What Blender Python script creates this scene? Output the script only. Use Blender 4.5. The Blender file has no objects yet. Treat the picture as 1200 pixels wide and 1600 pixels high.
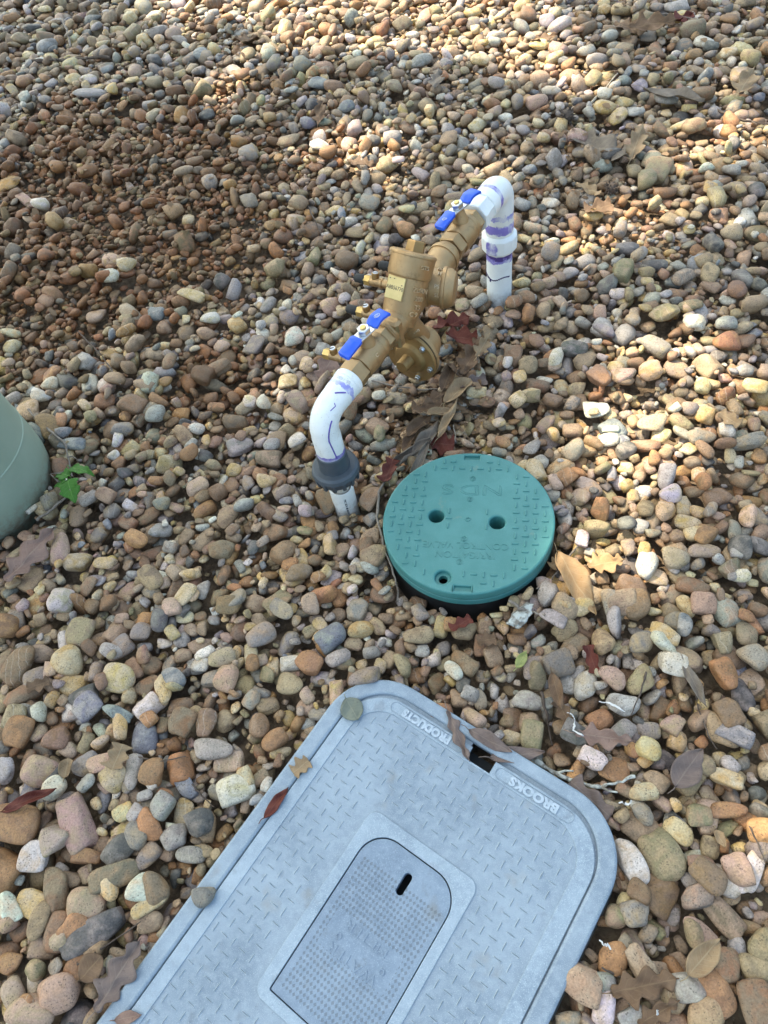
import bpy, bmesh, math, random
import numpy as np
from mathutils import Vector, Matrix
random.seed(7); rng = np.random.default_rng(11)
S = bpy.context.scene; COL = S.collection

# ------------------------------------------------------------------ camera, sky, sun, exposure
FPX, NADX, NADY, CAM_H = 1140.0, 175.0, 809.0, 1.0        # focal length and nadir (pixels of the 1200x1600 photo), camera height
_d = np.array([NADX, -NADY, -FPX]); _d /= np.linalg.norm(_d)
_Z = -_d; _F = np.array([0, 0, -1.0]); _Y = _F - _F.dot(_Z) * _Z; _Y /= np.linalg.norm(_Y); _X = np.cross(_Y, _Z)
RC = np.array([_X, _Y, _Z]); CAM = np.array([0, 0, CAM_H])
cam = bpy.data.cameras.new('camera'); cam_o = bpy.data.objects.new('camera', cam); COL.objects.link(cam_o)
cam.sensor_fit = 'VERTICAL'; cam.sensor_height = 24.0; cam.lens = 24.0 * FPX / 1600.0
cam.clip_start = 0.02; cam.clip_end = 400
mw = Matrix([list(RC[i]) + [CAM[i]] for i in range(3)] + [[0, 0, 0, 1]]); cam_o.matrix_world = mw
S.camera = cam_o

SUN = np.array([-0.42, 0.42, 0.80]); SUN /= np.linalg.norm(SUN)
w = bpy.data.worlds.new('World'); S.world = w; w.use_nodes = True
nt = w.node_tree; bg = nt.nodes['Background']; sky = nt.nodes.new('ShaderNodeTexSky'); sky.sky_type = 'NISHITA'
sky.sun_disc = False; sky.sun_elevation = math.asin(SUN[2]); sky.sun_rotation = math.atan2(SUN[0], SUN[1]) % (2 * math.pi)
sky.air_density = 0.75; sky.dust_density = 5.0; sky.ozone_density = 0.6
tint = nt.nodes.new('ShaderNodeMix'); tint.data_type = 'RGBA'; tint.blend_type = 'MULTIPLY'; tint.inputs[0].default_value = 1.0; tint.inputs[7].default_value = (1.0, 1.10, .99, 1)
nt.links.new(sky.outputs[0], tint.inputs[6]); nt.links.new(tint.outputs[2], bg.inputs[0]); bg.inputs[1].default_value = 0.145
sl = bpy.data.lights.new('sun', 'SUN'); sl.energy = 3.7; sl.angle = math.radians(0.5); sl.color = (1.0, 0.87, 0.66)
so = bpy.data.objects.new('sun', sl); COL.objects.link(so); so.rotation_euler = Vector(SUN).to_track_quat('Z', 'Y').to_euler(); so.location = (0, 0, 12)
S.view_settings.view_transform = 'Standard'; S.view_settings.look = 'None'; S.view_settings.gamma = 1.0
S.view_settings.use_curve_mapping = False; S.view_settings.exposure = 1.98

# ------------------------------------------------------------------ helpers
def ray(u, v): return RC @ np.array([u - 600.0, -(v - 800.0), -FPX])
def at(u, v, z=0.0):                                      # the point of height z that stands at this place of the photo
    r = ray(u, v); return CAM + r * ((z - CAM[2]) / r[2])
def proj(p):
    c = (np.asarray(p, float) - CAM) @ RC
    return np.stack([600 + FPX * c[..., 0] / -c[..., 2], 800 - FPX * c[..., 1] / -c[..., 2]], -1)
def nrm(v): v = np.asarray(v, float); return v / np.linalg.norm(v)
def perp(ax, ref=None):
    ax = nrm(ax); r = np.array([0, 0, 1.0]) if ref is None else np.asarray(ref, float)
    if abs(ax @ nrm(r)) > .95: r = np.array([1.0, 0, 0])
    x = nrm(r - ax * (r @ ax)); return x, np.cross(ax, x)
class MB:
    def __init__(s): s.v = []; s.f = []
    def add(s, vs, fs):
        o = len(s.v); s.v += [tuple(map(float, p)) for p in vs]; s.f += [tuple(i + o for i in f) for f in fs]; return s
    def lathe(s, p0, ax, prof, seg=40, ref=None, phase=0.0, caps=True):
        p0 = np.asarray(p0, float); ax = nrm(ax); x, y = perp(ax, ref); vs = []; fs = []
        for t, r in prof:
            for k in range(seg):
                a = phase + 2 * math.pi * k / seg; vs.append(p0 + ax * t + r * (math.cos(a) * x + math.sin(a) * y))
        for i in range(len(prof) - 1):
            for k in range(seg):
                k2 = (k + 1) % seg; fs.append((i * seg + k, i * seg + k2, (i + 1) * seg + k2, (i + 1) * seg + k))
        if caps:
            fs.append(tuple(reversed(range(seg)))); n = (len(prof) - 1) * seg; fs.append(tuple(n + k for k in range(seg)))
        return s.add(vs, fs)
    def tube(s, pts, rad, seg=24, caps=True):
        pts = [np.asarray(p, float) for p in pts]; n = len(pts); rad = [rad] * n if np.isscalar(rad) else rad
        tg = [nrm(pts[min(i + 1, n - 1)] - pts[max(i - 1, 0)]) for i in range(n)]
        x, _ = perp(tg[0]); vs = []; fs = []
        for i in range(n):
            x = nrm(x - tg[i] * (x @ tg[i])); y = np.cross(tg[i], x)
            for k in range(seg):
                a = 2 * math.pi * k / seg; vs.append(pts[i] + rad[i] * (math.cos(a) * x + math.sin(a) * y))
        for i in range(n - 1):
            for k in range(seg):
                k2 = (k + 1) % seg; fs.append((i * seg + k, i * seg + k2, (i + 1) * seg + k2, (i + 1) * seg + k))
        if caps: fs.append(tuple(reversed(range(seg)))); fs.append(tuple((n - 1) * seg + k for k in range(seg)))
        return s.add(vs, fs)
    def box(s, c, ex, ey, ez, hx, hy, hz, ch=0.0):          # box with chamfered upright edges and top
        c = np.asarray(c, float); ex, ey, ez = map(nrm, (ex, ey, ez)); vs = []; fs = []
        def ring(z, i):
            q = min(ch, hx * .6, hy * .6) if ch else 0.0
            X, Y = hx - i, hy - i
            P = [(X - q, -Y), (X, -Y + q), (X, Y - q), (X - q, Y), (-X + q, Y), (-X, Y - q), (-X, -Y + q), (-X + q, -Y)] if ch else [(X, -Y), (X, Y), (-X, Y), (-X, -Y)]
            return [c + ex * a + ey * b + ez * z for a, b in P]
        rs = [ring(-hz, 0), ring(hz - ch, 0)] + ([ring(hz, ch)] if ch else []); m = len(rs[0])
        for r in rs: vs += r
        for i in range(len(rs) - 1):
            for k in range(m): k2 = (k + 1) % m; fs.append((i * m + k, i * m + k2, (i + 1) * m + k2, (i + 1) * m + k))
        fs.append(tuple(reversed(range(m)))); fs.append(tuple((len(rs) - 1) * m + k for k in range(m)))
        return s.add(vs, fs)
def root_loc(p):
    while p is not None and p.parent is not None: p = p.parent
    return np.array(p.location) if p is not None else np.zeros(3)
def finish(me, m, smooth=35):
    if m is not None: me.materials.append(m)
    if smooth:
        me.polygons.foreach_set('use_smooth', np.ones(len(me.polygons), bool)); me.set_sharp_from_angle(angle=math.radians(smooth))
    me.update()
def obj(name, mb, m, parent=None, smooth=35, kind=None):
    o_ = root_loc(parent); me = bpy.data.meshes.new(name)
    me.from_pydata([tuple(np.array(p) - o_) for p in mb.v], [], mb.f); finish(me, m, smooth)
    o = bpy.data.objects.new(name, me); COL.objects.link(o); o.parent = parent
    if kind: o['kind'] = kind
    return o
def tag(o, label, cat, group=None):
    o['label'] = label; o['category'] = cat
    if group: o['group'] = group
    return o
def thing(name, label, cat, loc, group=None):
    o = bpy.data.objects.new(name, None); COL.objects.link(o); o.location = tuple(loc); o.empty_display_size = .05
    return tag(o, label, cat, group)
def frame_mat(o, ex, ey, ez):
    return Matrix([[ex[i], ey[i], ez[i], o[i]] for i in range(3)] + [[0, 0, 0, 1]])
def from_curve(name, cu, m, parent, M, smooth=35):        # a 2D curve or text, turned into a plain mesh at matrix M
    t = bpy.data.objects.new('tmp', cu); COL.objects.link(t); bpy.context.view_layer.update()
    me = bpy.data.meshes.new_from_object(t.evaluated_get(bpy.context.evaluated_depsgraph_get()))
    bpy.data.objects.remove(t); bpy.data.curves.remove(cu)
    me.name = name; me.transform(M); me.transform(Matrix.Translation(-Vector(root_loc(parent)))); me.materials.clear()
    finish(me, m, smooth); o = bpy.data.objects.new(name, me); COL.objects.link(o); o.parent = parent
    return o
def plate(name, loops, z0, z1, bev, m, parent, M, smooth=35):
    cu = bpy.data.curves.new(name, 'CURVE'); cu.dimensions = '2D'; cu.fill_mode = 'BOTH'
    for lp in loops:
        sp = cu.splines.new('POLY'); sp.points.add(len(lp) - 1); sp.use_cyclic_u = True
        for i, (x, y) in enumerate(lp): sp.points[i].co = (x, y, 0, 1)
    cu.extrude = (z1 - z0) / 2 - bev; cu.bevel_depth = bev; cu.bevel_resolution = 2; cu.offset = -bev
    return from_curve(name, cu, m, parent, M @ Matrix.Translation((0, 0, (z0 + z1) / 2)), smooth)
def text(name, s, size, depth, m, parent, M, bold=0.0, sx=1.0):
    cu = bpy.data.curves.new(name, 'FONT'); cu.body = s; cu.size = size; cu.align_x = 'CENTER'; cu.align_y = 'CENTER'
    cu.extrude = depth; cu.offset = bold; cu.resolution_u = 3
    return from_curve(name, cu, m, parent, M @ Matrix.Diagonal((sx, 1, 1, 1)), 0)
def circ(x, y, r, n=48, ph=0): return [(x + r * math.cos(ph + 2 * math.pi * k / n), y + r * math.sin(ph + 2 * math.pi * k / n)) for k in range(n)]
def rrect(x0, y0, x1, y1, r, n=10):
    rs = r if isinstance(r, (list, tuple)) else [r] * 4; P = []
    for (cx, cy, a0, q) in ((x1 - rs[0], y1 - rs[0], 0, rs[0]), (x0 + rs[1], y1 - rs[1], 90, rs[1]), (x0 + rs[2], y0 + rs[2], 180, rs[2]), (x1 - rs[3], y0 + rs[3], 270, rs[3])):
        for k in range(n + 1):
            a = math.radians(a0 + 90 * k / n); P.append((cx + q * math.cos(a), cy + q * math.sin(a)))
    return P

# ------------------------------------------------------------------ materials
class NT:
    def __init__(s, name):
        s.m = bpy.data.materials.new(name); s.m.use_nodes = True; s.t = s.m.node_tree; s.b = s.t.nodes['Principled BSDF']
    def n(s, typ, **kw):
        nd = s.t.nodes.new(typ)
        for k, v in kw.items():
            if k.startswith('i_'):
                nd.inputs[int(k[2:]) if k[2:].isdigit() else k[2:].replace('_', ' ')].default_value = v
            else: setattr(nd, k, v)
        return nd
    def l(s, a, b): s.t.links.new(a, b)
    def noise(s, vec, scale, detail=4, rough=.55, dist=0):
        nd = s.n('ShaderNodeTexNoise'); nd.inputs['Scale'].default_value = scale; nd.inputs['Detail'].default_value = detail
        nd.inputs['Roughness'].default_value = rough; nd.inputs['Distortion'].default_value = dist
        if vec is not None: s.l(vec, nd.inputs['Vector'])
        return nd.outputs['Fac']
    def ramp(s, fac, a, b, c0=(0, 0, 0, 1), c1=(1, 1, 1, 1)):
        r = s.n('ShaderNodeValToRGB'); r.color_ramp.elements[0].position = a; r.color_ramp.elements[1].position = b
        r.color_ramp.elements[0].color = c0; r.color_ramp.elements[1].color = c1; s.l(fac, r.inputs[0]); return r.outputs[0]
    def mix(s, fac, a, b, mode='MIX'):
        nd = s.n('ShaderNodeMix', data_type='RGBA', blend_type=mode)
        for sock, v in ((nd.inputs[0], fac), (nd.inputs[6], a), (nd.inputs[7], b)):
            if isinstance(v, bpy.types.NodeSocket): s.l(v, sock)
            else: sock.default_value = v if not (isinstance(v, tuple) and len(v) == 3) else v + (1,)
        return nd.outputs[2]
    def math(s, op, a, b=0.0, c=None, clamp=False):
        nd = s.n('ShaderNodeMath', operation=op, use_clamp=clamp)
        for sock, v in zip(nd.inputs, (a, b, c)):
            if v is None: continue
            if isinstance(v, bpy.types.NodeSocket): s.l(v, sock)
            else: sock.default_value = v
        return nd.outputs[0]
    def bump(s, h, strength, dist):
        nd = s.n('ShaderNodeBump'); nd.inputs['Strength'].default_value = strength; nd.inputs['Distance'].default_value = dist
        s.l(h, nd.inputs['Height']); s.l(nd.outputs[0], s.b.inputs['Normal'])
    def obj_co(s): return s.n('ShaderNodeTexCoord').outputs['Object']
    def pos(s): return s.n('ShaderNodeNewGeometry').outputs['Position']
    def col(s, c):
        if isinstance(c, bpy.types.NodeSocket): s.l(c, s.b.inputs['Base Color'])
        else: s.b.inputs['Base Color'].default_value = tuple(c) + (1,)
    def set(s, **kw):
        for k, v in kw.items():
            i = s.b.inputs[k.replace('_', ' ')]
            if isinstance(v, bpy.types.NodeSocket): s.l(v, i)
            else: i.default_value = v
        return s
def mottled(name, c0, c1, scale=40, rough=.6, metal=0.0, bump=.0, bscale=300, bdist=.001, spec=.5, lo=.35, hi=.65, fine=None, fscale=600):
    n = NT(name); p = n.pos(); c = n.mix(n.ramp(n.noise(p, scale, 5), lo, hi), c0, c1)
    if fine: c = n.mix(n.ramp(n.noise(p, fscale, 2), .58, .72), c, fine)
    n.col(c); n.set(Roughness=rough, Metallic=metal, Specular_IOR_Level=spec)
    if bump: n.bump(n.noise(p, bscale, 4), bump, bdist)
    return n.m

# pebbles: two colours and a random number come with every stone as mesh attributes
def stone_material():
    n = NT('pebble stone')
    A = lambda k: n.n('ShaderNodeAttribute', attribute_name=k)
    c1 = A('tone').outputs['Color']; c2 = A('tone_b').outputs['Color']; r = A('rand').outputs['Fac']
    off = n.n('ShaderNodeVectorMath', operation='ADD'); n.l(n.pos(), off.inputs[0])
    cx = n.n('ShaderNodeCombineXYZ'); n.l(n.math('MULTIPLY', r, 37.0), cx.inputs[0]); n.l(n.math('MULTIPLY', r, 91.0), cx.inputs[1]); n.l(cx.outputs[0], off.inputs[1])
    p = off.outputs[0]
    blot = n.ramp(n.noise(p, 48, 4, .6, .6), .42, .68); c = n.mix(blot, c1, c2)
    grain = n.ramp(n.noise(p, 420, 3, .7), .3, .72, (.60, .58, .55, 1), (1.22, 1.20, 1.17, 1)); c = n.mix(.85, c, grain, 'MULTIPLY')
    spk = n.n('ShaderNodeTexVoronoi'); spk.inputs['Scale'].default_value = 330; n.l(p, spk.inputs['Vector'])
    pit = n.math('MULTIPLY', n.math('LESS_THAN', spk.outputs['Distance'], .30), n.math('GREATER_THAN', n.noise(p, 95, 2), .53))
    c = n.mix(n.math('MULTIPLY', pit, .55), c, (.06, .045, .03))
    wv = n.n('ShaderNodeTexWave', wave_type='BANDS'); wv.inputs['Scale'].default_value = 26; wv.inputs['Distortion'].default_value = 9; wv.inputs['Detail'].default_value = 3
    n.l(p, wv.inputs['Vector'])
    vein = n.math('MULTIPLY', n.ramp(wv.outputs['Fac'], .965, 1.0), n.math('GREATER_THAN', n.math('FRACT', n.math('MULTIPLY', r, 7.31)), .93))
    c = n.mix(n.math('MULTIPLY', vein, .25), c, (.62, .58, .5))
    dust = n.math('MULTIPLY', n.ramp(n.noise(p, 130, 5, .7), .5, .75), .16); c = n.mix(dust, c, (.36, .31, .24))
    n.col(c); n.set(Roughness=n.math('MULTIPLY_ADD', n.noise(p, 30, 2), .35, .42), Specular_IOR_Level=.42)
    n.bump(n.math('ADD', n.noise(p, 230, 6, .68), n.math('MULTIPLY', pit, -.5)), .75, .0022)
    return n.m
M_STONE = stone_material()
M_DIRT = mottled('dark soil', (.10, .07, .045), (.22, .16, .105), 60, .95, bump=.9, bscale=160, bdist=.006, fine=(.20, .15, .10), fscale=220)
def yard_material():
    n = NT('far gravel'); p = n.pos(); v = n.n('ShaderNodeTexVoronoi'); v.inputs['Scale'].default_value = 26; n.l(p, v.inputs['Vector'])
    c = n.mix(.6, n.ramp(n.noise(p, 12, 4), .3, .7, (.10, .07, .045, 1), (.32, .25, .17, 1)), v.outputs['Color'], 'SOFT_LIGHT')
    n.col(c); n.set(Roughness=.85); n.bump(v.outputs['Distance'], .8, .02); return n.m
M_YARD = yard_material()

# ------------------------------------------------------------------ ground
g = MB(); g.add([(-60, -60, -.075), (60, -60, -.075), (60, 60, -.075), (-60, 60, -.075)], [(0, 1, 2, 3)])
o = obj('ground', g, M_YARD, smooth=0); o['kind'] = 'structure'
N_ = 90; gx = np.linspace(-2.6, 3.0, N_); gy = np.linspace(-1.2, 5.6, N_); g = MB()
g.v = [(x, y, -.036 + .004 * math.sin(9 * x + 3 * y) * math.cos(7 * y)) for y in gy for x in gx]
g.f = [(j * N_ + i, j * N_ + i + 1, (j + 1) * N_ + i + 1, (j + 1) * N_ + i) for j in range(N_ - 1) for i in range(N_ - 1)]
o = obj('soil_bed', g, M_DIRT); o['kind'] = 'structure'

UP = np.array([0, 0, 1.0])
# ------------------------------------------------------------------ grey meter box
def composite_grey(name, extra=None):
    n = NT(name); p = n.pos()
    c = n.mix(n.ramp(n.noise(p, 9, 6, .65), .34, .66), (.165, .215, .272), (.275, .34, .405))
    c = n.mix(n.math('MULTIPLY', n.ramp(n.noise(p, 120, 5, .7), .45, .7), .6), c, (.325, .39, .455))
    c = n.mix(n.ramp(n.noise(p, 900, 2), .56, .70), c, (.35, .42, .48))
    c = n.mix(n.math('MULTIPLY', n.ramp(n.noise(p, 700, 2), .66, .74), .6), c, (.11, .13, .155))
    c = n.mix(n.math('MULTIPLY', n.ramp(n.noise(p, 22, 3, .5), .64, .76), .5), c, (.22, .20, .16))
    h = n.noise(p, 1100, 3, .7)
    if extra: c, h = extra(n, p, c, h)
    c = n.mix(n.math('MULTIPLY', n.ramp(n.noise(p, 38, 4, .6), .62, .72), .4), c, (.13, .15, .17))
    n.col(c); n.set(Roughness=.62, Specular_IOR_Level=.45); n.bump(h, .35, .0006); return n.m
M_GREY = composite_grey('grey polymer concrete')
BE1 = np.array([math.sin(math.pi / 4), -math.cos(math.pi / 4), 0]); BE2 = np.array([BE1[1] * -1, BE1[0], 0])
BM = frame_mat((0, 0, 0), BE1, BE2, UP); BT = BM.to_3x3()
def bl(u, v, z=.03): p = at(u, v, z); return float(p @ BE1), float(p @ BE2)
def bw(x, y, z): return BE1 * x + BE2 * y + UP * z
def dimples(n, p, c, h):                                   # fine moulded diamond lattice of the small cover
    q = n.n('ShaderNodeVectorMath', operation='DOT_PRODUCT'); n.l(p, q.inputs[0]); q.inputs[1].default_value = tuple(BE1)
    s = n.n('ShaderNodeVectorMath', operation='DOT_PRODUCT'); n.l(p, s.inputs[0]); s.inputs[1].default_value = tuple(BE2)
    x, y = q.outputs['Value'], s.outputs['Value']
    tri = lambda v, k: n.math('ABSOLUTE', n.math('SUBTRACT', n.math('FRACT', n.math('MULTIPLY', v, k)), .5))
    d = n.math('ADD', tri(x, 1 / .0052), tri(y, 1 / .0064)); m = n.ramp(d, .56, .66)
    inside = n.math('MULTIPLY', n.math('LESS_THAN', n.math('ABSOLUTE', n.math('SUBTRACT', x, -.1645)), .057), n.math('LESS_THAN', n.math('ABSOLUTE', n.math('SUBTRACT', y, -.022)), .083))
    tx = n.math('LESS_THAN', n.math('ABSOLUTE', n.math('SUBTRACT', x, -.166)), .047); ty = n.math('LESS_THAN', n.math('ABSOLUTE', n.math('SUBTRACT', y, -.025)), .021)
    inside = n.math('MULTIPLY', inside, n.math('SUBTRACT', 1.0, n.math('MULTIPLY', tx, ty)))
    m = n.math('MULTIPLY', m, inside)
    c = n.mix(1.0, c, (.80, .84, .90), 'MULTIPLY')
    c = n.mix(n.math('MULTIPLY', m, .5), c, (.085, .098, .11)); return c, n.math('SUBTRACT', n.math('MULTIPLY', h, .5), n.math('MULTIPLY', m, 1.5))
M_GREYR = composite_grey('paler grey polymer rim', lambda n, p, c, h: (n.mix(1.0, c, (1.14, 1.14, 1.13), 'MULTIPLY'), h))
M_GREYHI = mottled('polymer concrete with painted highlight', (.33, .40, .465), (.42, .49, .56), 60, .6)  # paler tone paints highlights onto the raised bars and lettering
M_GREY2 = composite_grey('worn grey cover plastic', dimples)
M_VOID = mottled('painted box cavity shade', (.05, .062, .075), (.09, .10, .11), 30, .9)
BZ = .03
bc = bw(-.166, -.09, -.06)
box = thing('meter_box', 'grey rectangular water meter box with diamond tread lid, sunk in the gravel', 'meter box', bc)
fr_out = rrect(-.375, -.46, .0435, .272, .085, 14); fr_in = rrect(-.3515, -.44, .0203, .2535, .067, 14)
plate('frame', [fr_out, fr_in], BZ - .014, BZ, .004, M_GREY, box, BM)
sk = MB(); n_ = len(fr_out)
def off(lp, d):
    c = np.array([-.166, -.094]); P = np.array(lp) - c; s = np.array([(.209 + d) / .209, (.366 + d) / .366]); return P * s + c
for z, d in ((BZ - .010, -.003), (BZ - .016, -.003), (BZ - .06, .004), (-.16, .02)): sk.v += [tuple(bw(x, y, z)) for x, y in off(fr_out, d)]
for i in range(3):
    for k in range(n_): k2 = (k + 1) % n_; sk.f.append((i * n_ + k, i * n_ + k2, (i + 1) * n_ + k2, (i + 1) * n_ + k))
obj('box_wall', sk, M_GREY, box)
iv = rrect(-.340, -.43, .0095, .2265, .058, 12); iv = iv[:13] + [(-.139, .2265), (-.139, .2535), (-.181, .2535), (-.181, .2265)] + iv[13:]
plate('inner_ledge', [rrect(-.3535, -.442, .0225, .2555, .069, 14), iv], BZ - .011, BZ - .0062, .0004, M_GREY, box, BM)
iv = MB(); iv.v = [tuple(bw(x, y, BZ - .05)) for x, y in off(fr_in, -.001)]; iv.f = [tuple(range(len(fr_in)))]
obj('dark_void_sheet', iv, M_VOID, box)  # flat dark sheet, its colour paints the shade under the lid
LZ = BZ - .0008
lid_o = rrect(-.3497, -.4375, .0187, .2468, .064, 14)
ins = [(-.1425, .2468), (-.1425, .2292), (-.1775, .2292), (-.1775, .2468)]
lid_n = lid_o[:15] + ins + lid_o[15:]
cov_hole = rrect(-.2297, -.1152, -.0997, .0957, [.036, .036, .003, .003], 10)
lid = plate('lid', [lid_n, cov_hole], LZ - .0045, LZ - .0014, .0006, M_GREY, box, BM)
rim = plate('raised_rim', [lid_n, rrect(-.332, -.418, -.001, .2265, .046, 12)], LZ - .003, LZ, .0006, M_GREYR, lid, BM)
plate('cover_surround', [rrect(-.2445, -.1275, -.0862, .1118, .014, 6), cov_hole], LZ - .003, LZ + .0004, .0006, M_GREYR, lid, BM)
sx_, sy_ = bl(631, 1381)
slot = [(sx_ + .0052 * math.cos(a), sy_ + (.0085 if 0 <= a <= math.pi else -.0085) + .0052 * math.sin(a)) for a in [k * math.pi / 8 for k in range(16)]]
cover = plate('reading_cover', [rrect(-.2284, -.114, -.1009, .0943, [.035, .035, .002, .002], 10), slot], LZ - .012, LZ - .0008, .0006, M_GREY2, box, BM)
tb = MB(); P_ = .0147
for i in range(-2, 26):
    for j in range(0, 46):
        x = -.325 + i * P_; y = .219 - j * P_
        if not (-.327 < x < -.006 and -.41 < y < .221): continue
        if x < -.30 and y > .195 and math.hypot(x + .29, y - .185) > .038: continue
        if x > -.035 and y > .195 and math.hypot(x + .043, y - .185) > .038: continue
        if -.252 < x < -.080 and -.135 < y < .119: continue
        a = (i + j) % 2; rx, ry = (.0055, .00085) if a else (.00085, .0055)
        tb.box(bw(x + random.uniform(-.0004, .0004), y, LZ - .0013), BE1, BE2, UP, rx, ry, .0008, .0006)
o = obj('tread_pattern', tb, M_GREYHI, lid, 0); o['kind'] = 'stuff'
def btext(name, s, x, y, z, size, par, sx=1.0, d=.0007, m=None, bold=.0):
    return text(name, s, size, d, m or M_GREY, par, BM @ Matrix.Translation((x, y, z)) @ Matrix.Rotation(math.pi, 4, 'Z'), bold, sx)
for s, x0, x1, size, sx in (('BROOKS', -.137, -.028, .0152, 1.12), ('PRODUCTS', -.302, -.186, .0145, 1.0)):
    yy = .2367; h = .0078
    plate('name_border', [rrect(x0, yy - h, x1, yy + h, h - .0002, 8), rrect(x0 + .0011, yy - h + .0011, x1 - .0011, yy + h - .0011, h - .0014, 8)], LZ - .0012, LZ + .0009, .0003, M_GREY, rim, BM)
    btext('raised_lettering', s, (x0 + x1) / 2, yy, LZ + .0002, size, rim, sx, .0017, M_GREYHI, .0009)
for s, (u, v) in (('WATER', (551, 1506)), ('METER', (575, 1468))):
    x, y = bl(u, v); btext('raised_lettering', s, -.166, y, LZ - .0006, .0165, cover, 1.2, .0006, M_GREY2)
xx = [bl(529, 1462), bl(596, 1519)]
for x, y in xx:
    r = MB(); r.lathe(bw(x, y, LZ - .0010), UP, [(0, .0038), (.0012, .0036), (.0012, .0022), (.0004, .0020)], 20); obj('cover_screw', r, M_GREY2, cover)

# ------------------------------------------------------------------ round green valve box
def green_plastic(name, c0, c1, rough):
    n = NT(name); p = n.pos(); c = n.mix(n.ramp(n.noise(p, 30, 5), .35, .65), c0, c1)
    c = n.mix(n.math('MULTIPLY', n.ramp(n.noise(p, 800, 2), .6, .75), .45), c, (.24, .36, .33))
    c = n.mix(n.math('MULTIPLY', n.ramp(n.noise(p, 26, 4, .6), .66, .78), .45), c, (.30, .26, .17))
    n.col(c); n.set(Roughness=rough, Specular_IOR_Level=.5); n.bump(n.noise(p, 1500, 2), .12, .0004); return n.m
M_LID = green_plastic('weathered teal green plastic', (.042, .190, .182), (.060, .225, .218), .46)
M_BLACKP = mottled('black plastic', (.010, .011, .012), (.02, .021, .022), 40, .55)
RZ = .05; rc = np.array([.126, .6425, 0]); RR = .1345
ey = at(713, 923, RZ) - at(730, 710, RZ); ey[2] = 0; ey = nrm(ey); ex = np.array([ey[1], -ey[0], 0])
vb = thing('valve_box', 'round teal green irrigation valve box lid with two finger holes, set in the gravel', 'valve box', rc + UP * -.05)
RM = frame_mat(rc, ex, ey, UP)
def rl(u, v): p = at(u, v, RZ) - rc; return float(p @ ex), float(p @ ey)
def rw(x, y, z): return rc + ex * x + ey * y + UP * z
fh = [rl(682, 806), rl(777, 816)]; rec = rl(692, 902)
def slotr(y): return [(-.0125, y - .0042), (.0125, y - .0042), (.0125, y + .0042), (-.0125, y + .0042)]
lidr = plate('lid', [circ(0, 0, RR, 120), circ(*fh[0], .0122, 32), circ(*fh[1], .0122, 32), circ(*rec, .0122, 32), slotr(.1240), slotr(-.1245)], RZ - .020, RZ, .0028, M_LID, vb, RM)
lr = MB(); lr.lathe(rc, UP, [(RZ - .032, .1318), (RZ - .031, .1345), (RZ - .0195, .1345), (RZ - .018, .132)], 120, caps=False); obj('lid_skirt', lr, M_LID, lidr)
cu_ = MB(); cu_.lathe(rw(*rec, RZ), UP, [(-.0010, .0152), (-.0075, .0146), (-.0075, .0070), (-.0155, .0066)], 32, caps=False)
obj('bolt_recess', cu_, M_LID, lidr)
for h in fh:
    c_ = MB(); c_.lathe(rw(*h, RZ), UP, [(-.034, .0112), (-.004, .0121)], 32, caps=False); c_.lathe(rw(*h, RZ), UP, [(-.0345, .012), (-.034, .0118)], 32); obj('finger_hole_cup', c_, M_LID, lidr)
for y_ in (.1240, -.1245):
    m = MB(); m.box(rw(0, y_, RZ - .0065), ex, ey, UP, .0158, .0066, .0010); obj('slot_floor', m, M_LID, lidr, 0)
bd = MB(); bd.lathe(rc, UP, [(-.16, .150), (.0, .1315), (RZ - .033, .130), (RZ - .033, .126)], 96, caps=False)
bd.lathe(rc, UP, [(RZ - .0365, .1255), (RZ - .036, .125)], 96); obj('body', bd, M_BLACKP, vb)
tb = MB(); q = .0149
for i in range(-9, 10):
    for j in range(-9, 10):
        x, y = i * q, j * q * .96; r = math.hypot(x, y)
        if r > .124: continue
        if abs(x) < .061 and abs(y) < .090 and not (abs(abs(i) - 2) < .1 and abs(j) <= 1): continue
        if min(math.hypot(x - h[0], y - h[1]) for h in fh) < .0185 or math.hypot(x - rec[0], y - rec[1]) < .0215: continue
        if abs(x) < .022 and abs(abs(y) - .1235) < .013: continue
        rx, ry = (.0052, .0016) if (i + j) % 2 == 0 else (.0016, .0052)
        tb.box(rw(x, y, RZ + .0006), ex, ey, UP, rx, ry, .0011, .0008)
o = obj('tread_pattern', tb, M_LID, lidr, 0); o['kind'] = 'stuff'
def rtext(name, s, x, y, size, sx=1.0, bold=0.0, d=.0009): return text(name, s, size, d, M_LID, lidr, RM @ Matrix.Translation((x, y, RZ)), bold, sx)
rtext('raised_lettering', 'IRRIGATION', 0, .0660, .0165, 1.0); rtext('raised_lettering', 'CONTROL VALVE', 0, .0490, .0165, 1.0)
for k_, s in enumerate('NDS'):
    cu = bpy.data.curves.new('raised_lettering', 'FONT'); cu.body = s; cu.size = .036; cu.align_x = 'CENTER'; cu.align_y = 'CENTER'; cu.fill_mode = 'NONE'; cu.bevel_depth = .0006; cu.bevel_resolution = 1; cu.resolution_u = 4
    from_curve('raised_lettering', cu, M_LID, lidr, RM @ Matrix.Translation((-.036 + .036 * k_, -.058, RZ)) @ Matrix.Diagonal((1.25, .8, 1, 1)), 0)
for (u, v), s in (((739, 748), '2'), ((734, 780), '3'), ((725, 842), '2'), ((718, 878), '3')):
    x, y = rl(u, v); r = MB(); r.lathe(rw(x, y, RZ - .0005), UP, [(0, .0050), (.0013, .0049), (.0013, .0041), (.0002, .0040)], 24, caps=False); obj('date_ring', r, M_LID, lidr)
    rtext('raised_lettering', s, x, y, .008, 1, .0002, .0012)
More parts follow.
